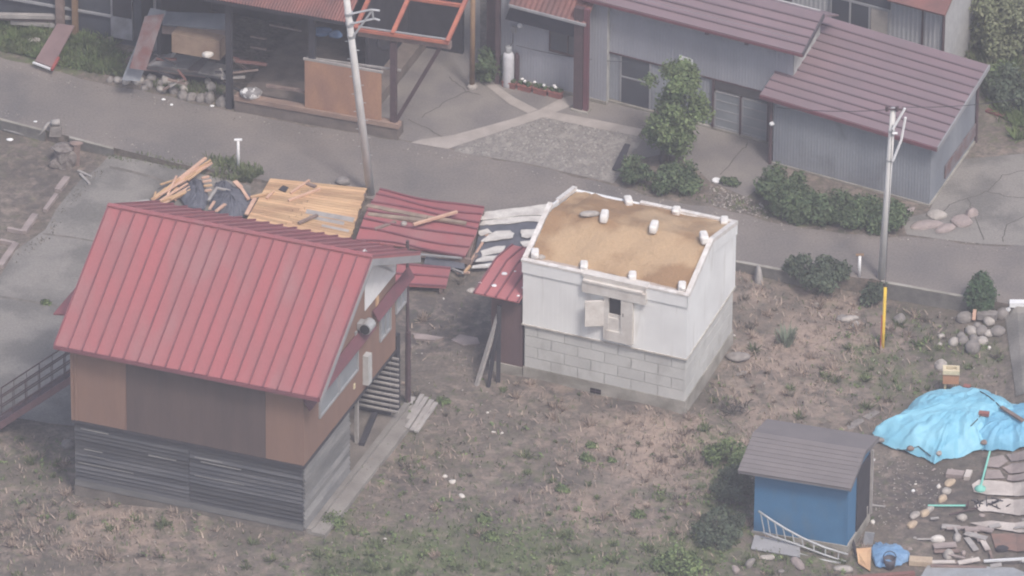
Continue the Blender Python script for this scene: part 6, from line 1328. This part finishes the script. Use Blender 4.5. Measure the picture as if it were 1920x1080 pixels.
shrub("low_bush", "small low green plant near the white dish", 1368, 348, blobs(3, 5, .25, .2, .12, .2, .14, .2), 350, .05, L_BUSH, 203, stem=.2)
shrub("tall_bush", "dark green bush at the left corner of the corrugated shed", 1468, 372, blobs(4, 16, .6, .5, .3, 1.15, .28, .42), 3000, .06, L_BUSH, 204)
hedge = thing("hedge", G(1560, 410), "long dark green hedge between the road and the corrugated shed", "hedge")
rng = rg(205); hb = []
a_, b_ = G(1445, 398), G(1690, 428)
for k in range(120):
    f = (k+rng.random())/120; p = a_+(b_-a_)*f; s = rng.uniform(.2, .42); hb.append((p[0]+rng.uniform(-.1, .1), p[1]+rng.uniform(-.5, .45), p[2]+rng.uniform(.15, .8-.2*f), s, s, s*.8))
MB().leaves(hb, 22000, .052, rng, .35).build("foliage", L_BUSH, hedge)
mb = MB()
for k in range(12): p = a_+(b_-a_)*k/11; mb.tube([p-np.array([0,0,.05]), p+np.array([.05,0,.5])], .03, 5)
mb.build("stem", BARK, hedge)
shrub("roadside_shrub", "dark spreading shrub by the kerb between the storehouse and the right utility pole", 1525, 528, blobs(6, 20, .85, .5, .2, .8, .24, .4), 3600, .065, L_DARK, 206)
shrub("roadside_shrub", "small twiggy dark shrub at the foot of the right utility pole", 1637, 568, blobs(7, 10, .3, .3, .2, .75, .2, .3), 1000, .06, L_DARK, 207, shell=.2)
cs = []
for z, r_ in ((.18,.42),(.4,.48),(.65,.46),(.9,.38),(1.12,.26)): cs += [(0, 0, z, r_, r_, .22)]
shrub("clipped_shrub", "clipped egg shaped green shrub above the boulder pile at the right", 1838, 580, cs, 3600, .055, L_CONE, 208, shell=.75)
shrub("corner_shrub", "dark green shrub between the steel post and the gas cylinder", 915, 150, blobs(9, 14, .34, .3, .25, 1.15, .2, .32), 1800, .06, L_BUSH, 209)
# shrubs left of the blue shed
shrub("yard_shrub", "grey green shrub left of the blue shed's roof, the topmost of the clump", 1365, 865, blobs(10, 12, .55, .6, .15, .5, .22, .36), 1700, .06, L_WEED, 210)
shrub("yard_shrub", "dark shrub pressed against the blue shed's left wall", 1375, 930, blobs(11, 18, .6, .7, .2, .85, .26, .42), 3000, .06, L_DARK, 211)
shrub("yard_shrub", "dark straggly shrub at the lower left corner of the blue shed", 1345, 1000, blobs(12, 14, .65, .8, .12, .5, .22, .36), 2000, .06, L_DARK, 212)
shrub("yard_shrub", "green weedy bush at the bottom edge left of the blue shed", 1270, 1065, blobs(13, 12, .6, .5, .1, .4, .2, .32), 1700, .065, L_WEED, 213)
shrub("light_bush", "tall pale green leafy bush at the upper right corner", 1890, 100, blobs(14, 26, 1.0, 1.2, .4, 2.2, .35, .6), 6000, .08, L_LIGHT, 214)
shrub("dark_bush", "dark green bush below the tall pale one at the right edge", 1905, 190, blobs(15, 16, .8, .8, .3, 1.1, .3, .5), 3200, .07, L_DARK, 215)
shrub("edge_bush", "mid green bush just right of the purple roof's far corner", 1868, 175, blobs(16, 10, .4, .6, .2, .9, .2, .34), 1500, .07, L_WEED, 216)
shrub("corner_bush", "dark bush on the slope at the upper right, behind the concrete curb", 1838, 40, blobs(17, 14, .6, .8, .2, 1.2, .25, .4), 2200, .07, L_DARK, 217)
shrub("corner_plants", "dark green plants seen through the orange roof frame", 800, 30, blobs(18, 14, 1.0, .6, .2, .8, .22, .36), 2000, .07, L_BUSH, 218)
def blades(name, label, px, py, n, r, hgt, m, seed):
    b = G(px, py); rng = rg(seed); mb = MB()
    for _ in range(n):
        a = rng.uniform(0, 6.28); q = b+np.array([math.cos(a)*r*rng.random(), math.sin(a)*r*rng.random(), 0]); l = hgt*rng.uniform(.6, 1.1); d = np.array([math.cos(a)*.45, math.sin(a)*.45, .9])*l; s = np.array([-math.sin(a), math.cos(a), 0])*.018
        m1 = q+d*.55+np.array([0,0,.12*l]); mb.add([q-s, q+s, m1+s, q+d, m1-s], [(0,1,2,4), (4,2,3)])
    return mb.solo(name, m, label, "plant")
blades("leek_clump", "clump of upright grey green leaves in the dry grass right of the storehouse", 1473, 645, 70, .28, .6, leafmat("blue_green_blades", (.13,.165,.12), (.20,.23,.17), .15), 221)
blades("grass_clump", "bright clump of long grass right of the purple roof's far corner", 1862, 152, 80, .3, .7, L_LIGHT, 222)
for k, (x, y, lab) in enumerate(((1098,862,"bright green weed in the middle of the dry yard, the lower of two"),(1108,838,"bright green weed in the middle of the dry yard, the upper of two"),(1145,865,"small green weed right of the two bright weeds"),(1052,920,"leafy weed on the dry grass below the bright pair"),(1196,968,"bright green weed among straw left of the dark shrubs"),(918,1010,"bright green weed in the lower yard grass, the biggest"),(905,975,"green weed above the biggest one in the lower yard"),(818,950,"yellow green weed alone right of the barn apron"),(622,980,"dark green weed clump at the barn's front right corner"),(830,755,"green weed beside the pale planks"),(240,578,"weed growing from the forecourt joint left of the barn"),(85,570,"small green weed at the forecourt joint by the barn canopy"))):
    s = (.22,.18,.14,.22,.2,.25,.22,.12,.35,.2,.14,.16)[k]
    shrub("weed_clump", lab, x, y, [(0,0,s*.4,s,s,s*.6),(s*.7,-s*.3,s*.3,s*.7,s*.7,s*.5)], int(260*s/.2), .045, L_WEED, 230+k, "weed", .1, shell=.2)

# ------------------------------------------------------------------ ground growth nobody could count
def inside(p, poly):
    x, y = p; n = len(poly); r_ = False; j = n-1
    for i in range(n):
        xi, yi = poly[i]; xj, yj = poly[j]
        if (yi > y) != (yj > y) and x < (xj-xi)*(y-yi)/(yj-yi)+xi: r_ = not r_
        j = i
    return r_
YARD = [(1375,500),(1480,520),(1640,545),(1800,575),(1880,600),(1890,745),(1700,770),(1640,800),(1650,1000),(1600,1100),(-40,1110),(-40,815),(135,815),(140,925),(570,1015),(750,790),(770,620),(860,520),(900,700),(985,715),(1283,780),(1380,650)]
def tufts(name, m, n, seed, region, hmin, hmax, chan, w_=.012, cut=.25, base=.12, spread=.8, label=None):
    rng = rg(seed); xs_ = [p[0] for p in region]; ys_ = [p[1] for p in region]; pts = []
    X = rng.uniform(min(xs_), max(xs_), n*4); Y = rng.uniform(min(ys_), max(ys_), n*4)
    ok = [i for i in range(len(X)) if inside((X[i], Y[i]), region)]
    P = np.array([atz(X[i], Y[i], -.2)[:2] for i in ok]); g = growth(P[:, 0], P[:, 1])
    nz = .5+.5*np.sin(1.9*P[:, 0]+1.1*np.sin(1.3*P[:, 1]))*np.sin(1.6*P[:, 1]+1.2*np.sin(1.1*P[:, 0]+seed))
    nz *= .6+.4*np.sin(5.3*P[:, 0]+seed)*np.sin(4.7*P[:, 1])
    prob = (base*.5+g[:, chan])*(.12+1.1*nz**1.6) if chan >= 0 else np.full(len(P), .5)
    keep = rng.random(len(P)) < np.clip(prob, 0, 1); P = P[keep][:n]; k = len(P)
    z = h(P[:, 0], P[:, 1]); B = np.column_stack([P, z-.01])
    a = rng.uniform(0, 2*np.pi, k); l = rng.uniform(hmin, hmax, k); lean = rng.uniform(.2, spread, k)
    D = np.column_stack([np.cos(a)*lean, np.sin(a)*lean, np.sqrt(np.clip(1-lean**2, .05, 1))])*l[:, None]
    th = a+np.pi/2+rng.uniform(-.6, .6, k); S = np.column_stack([np.cos(th), np.sin(th), np.zeros(k)])*(w_*rng.uniform(.6, 1.6, k))[:, None]
    V = np.stack([B-S, B+S, B+D*.6+S*.8, B+D*np.array([1,1,.85]), B+D*.6-S*.8], 1).reshape(-1, 3)
    mb = MB(); mb.v = [tuple(p) for p in V.tolist()]; mb.n = len(V); mb.f = [(5*i, 5*i+1, 5*i+2, 5*i+3, 5*i+4) for i in range(k)]
    o = mb.build(name, m); o["kind"] = "stuff"; o["label"] = label or name.replace("_", " "); return o
STRAW = leafmat("straw", (.37,.295,.24), (.26,.205,.175), .3); GBL = leafmat("green_blades", (.085,.115,.05), (.155,.175,.085), .3); DKB = leafmat("dead_stalks", (.13,.115,.095), (.20,.175,.145), .3)
tufts("dry_grass", STRAW, 30000, 301, YARD, .10, .28, 0, .016, base=.10, spread=.97, label="dry straw coloured grass over the yard")
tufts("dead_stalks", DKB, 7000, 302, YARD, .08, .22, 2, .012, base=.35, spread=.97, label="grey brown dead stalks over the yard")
tufts("green_grass", GBL, 24000, 303, YARD, .07, .22, 1, .014, base=.10, label="green grass and weeds over the yard")
BANK = [(-40,50),(130,50),(200,80),(240,140),(232,158),(130,140),(60,118),(-40,100)]
tufts("bank_weeds", GBL, 9000, 304, BANK, .12, .4, 1, .018, base=.6, label="green weeds on the bank by the timber heap")
tufts("verge_weeds", GBL, 3000, 305, [(265,165),(330,165),(420,165),(420,190),(330,182),(270,172)], .08, .25, 1, .016, base=.6, label="weeds growing behind the edging stones")
tufts("verge_weeds", GBL, 2600, 306, [(385,305),(440,312),(500,335),(470,350),(400,345)], .1, .35, 1, .018, base=.7, label="weeds at the road edge behind the debris heap")
tufts("verge_weeds", GBL, 4000, 307, [(1160,340),(1330,375),(1440,400),(1700,430),(1690,446),(1440,416),(1330,392),(1200,368)], .06, .2, 1, .015, base=.6, label="weeds along the road edge below the hedge")
tufts("edge_grass", GBL, 2600, 309, [(200,285),(330,312),(430,335),(430,346),(330,322),(205,296)], .05, .18, 1, .014, base=1.6, label="grass creeping in along the forecourt's road edge")
tufts("edge_grass", DKB, 2600, 310, [(20,478),(85,430),(110,390),(150,342),(185,312),(200,318),(165,350),(122,400),(95,440),(30,490)], .05, .16, 2, .014, base=1.2, label="dead grass along the forecourt's edge by the curb stones")
tufts("slope_weeds", GBL, 7000, 308, [(1830,20),(1960,10),(1960,280),(1870,240),(1840,180),(1800,90)], .12, .4, 1, .018, base=.5, label="weeds on the slope at the upper right")
def leafy(name, region, n, seed, m, chan, size, label):
    rng = rg(seed); xs_ = [p[0] for p in region]; ys_ = [p[1] for p in region]; c = []
    X = rng.uniform(min(xs_), max(xs_), n*4); Y = rng.uniform(min(ys_), max(ys_), n*4)
    ok = [i for i in range(len(X)) if inside((X[i], Y[i]), region)]; P = np.array([atz(X[i], Y[i], -.2)[:2] for i in ok]); g = growth(P[:, 0], P[:, 1])[:, chan]
    P = P[rng.random(len(P)) < g*.8][:n]; z = h(P[:, 0], P[:, 1])
    mb = MB(); mb.leaves([(p[0], p[1], zz+.06, .14, .14, .11) for p, zz in zip(P, z)], len(P)*9, size, rng, .2, flat=.8)
    o = mb.build(name, m); o["kind"] = "stuff"; o["label"] = label
leafy("ground_weeds", YARD, 2200, 311, L_WEED, 1, .045, "low broad leaved weeds in the green patches of the yard")
leafy("bank_leaves", BANK, 500, 312, L_WEED, 1, .06, "broad leaved weeds on the bank at the upper left")
def tussocks(name, m, n, seed, chan, hgt, label, region=YARD, base=.15):
    rng = rg(seed); xs_ = [p[0] for p in region]; ys_ = [p[1] for p in region]; X = rng.uniform(min(xs_), max(xs_), n*5); Y = rng.uniform(min(ys_), max(ys_), n*5)
    ok = [i for i in range(len(X)) if inside((X[i], Y[i]), region)]; P = np.array([atz(X[i], Y[i], -.2)[:2] for i in ok]); g = growth(P[:, 0], P[:, 1])[:, chan]
    P = P[rng.random(len(P)) < base+g*.6][:n]; z = h(P[:, 0], P[:, 1]); k = 34; sz = np.repeat(rng.uniform(.5, 1.5, len(P)), k)
    C = np.repeat(np.column_stack([P, z-.01]), k, 0); N_ = len(C); a = rng.uniform(0, 2*np.pi, N_); l = hgt*rng.uniform(.5, 1.2, N_)*sz; lean = rng.uniform(.1, .98, N_)
    B = C+np.column_stack([np.cos(a), np.sin(a), np.zeros(N_)])*(rng.random(N_)*.09*sz)[:, None]
    D = np.column_stack([np.cos(a)*lean, np.sin(a)*lean, np.sqrt(1-lean**2)])*l[:, None]; th = a+np.pi/2; S = np.column_stack([np.cos(th), np.sin(th), np.zeros(N_)])*(.014*rng.uniform(.7, 1.5, N_))[:, None]
    V = np.stack([B-S, B+S, B+D*.6+S*.8, B+D*np.array([1, 1, .8]), B+D*.6-S*.8], 1).reshape(-1, 3)
    mb = MB(); mb.v = [tuple(p) for p in V.tolist()]; mb.n = len(V); mb.f = [(5*i, 5*i+1, 5*i+2, 5*i+3, 5*i+4) for i in range(N_)]
    o = mb.build(name, m); o["kind"] = "stuff"; o["label"] = label
tussocks("straw_tussocks", STRAW, 170, 331, 0, .24, "tussocks of dry straw over the yard")
tussocks("green_tussocks", GBL, 330, 332, 1, .22, "tussocks of green grass over the yard", base=.06)
tussocks("brown_tussocks", DKB, 90, 333, 2, .2, "tussocks of dead brown grass over the yard", base=.08)
tussocks("bank_tussocks", leafmat("bank_blades", (.10,.15,.055), (.17,.21,.09), .3), 120, 334, 1, .4, "tall weeds on the bank at the upper left", BANK, .9)
tussocks("slope_tussocks", leafmat("bank_blades", (.10,.15,.055), (.17,.21,.09), .3), 90, 335, 1, .4, "tall weeds on the slope at the upper right", [(1850,60),(1960,40),(1960,290),(1900,270),(1860,200)], .9)
# grit swept to the road's edges
def chips(name, region, n, seed, m, s0, s1, label):
    rng = rg(seed); mb = MB(); k = 0; xs_ = [p[0] for p in region]; ys_ = [p[1] for p in region]
    while k < n:
        x, y = rng.uniform(min(xs_), max(xs_)), rng.uniform(min(ys_), max(ys_))
        if not inside((x, y), region): continue
        p = G(x, y, .01); s = rng.uniform(s0, s1); a = rng.uniform(0, 6.28); c_, s_ = math.cos(a)*s, math.sin(a)*s
        mb.add([p+np.array([c_, s_, 0]), p+np.array([-s_*.7, c_*.7, 0]), p+np.array([-c_, -s_, 0]), p+np.array([s_*.7, -c_*.7, 0]), p+np.array([0, 0, s*.7])], [(0,1,4),(1,2,4),(2,3,4),(3,0,4)]); k += 1
    o = mb.build(name, m); o["kind"] = "stuff"; o["label"] = label
CHIP = mat("pale_chips", (.33,.30,.27), .95, (.20,.18,.165), 8, island=.5)
chips("soil_chips", [(1640,850),(1700,860),(1800,880),(1770,930),(1700,985),(1630,990)], 300, 321, CHIP, .015, .045, "pale chips scattered on the dark soil right of the shed")
chips("yard_chips", YARD, 900, 322, CHIP, .015, .05, "pale chips scattered through the yard")
chips("gravel", [(858,282),(960,240),(1015,220),(1185,252),(1150,340),(1000,305)], 1300, 323, mat("gravel_stone", (.30,.28,.26), .95, (.22,.205,.19), 8, island=.3), .02, .06, "coarse gravel in the bed beside the road")
chips("road_grit", [(-20,212),(200,264),(440,322),(690,364),(900,398),(900,388),(690,352),(440,310),(200,250),(-20,200)], 260, 325, CHIP, .012, .035, "grit along the low edge of the road")
chips("road_grit", [(-20,112),(120,148),(330,190),(600,246),(860,290),(1150,352),(1430,416),(1900,462),(1900,476),(1430,430),(1150,366),(860,302),(600,258),(330,204),(120,160),(-20,122)], 420, 326, CHIP, .012, .04, "grit along the far edge of the road")
chips("verge_gravel", [(1330,345),(1430,380),(1440,410),(1330,385)], 260, 324, CHIP, .02, .06, "gravel on the verge below the white dish")

# ------------------------------------------------------------------ haze in the air between the helicopter and the village
hz = MB().hexa([(-230,-300,-3),(230,-300,-3),(230,230,-3),(-230,230,-3),(-230,-300,172),(230,-300,172),(230,230,172),(-230,230,172)])
hm = bpy.data.materials.new("haze"); hm.use_nodes = True; t = hm.node_tree; t.nodes.clear()
out = t.nodes.new("ShaderNodeOutputMaterial"); pv = t.nodes.new("ShaderNodeVolumePrincipled"); t.links.new(pv.outputs[0], out.inputs["Volume"])
pv.inputs["Color"].default_value = (.93,.92,1.0,1); pv.inputs["Density"].default_value = .00066; pv.inputs["Anisotropy"].default_value = 0.0
ho = hz.build("haze", hm); ho["kind"] = "stuff"
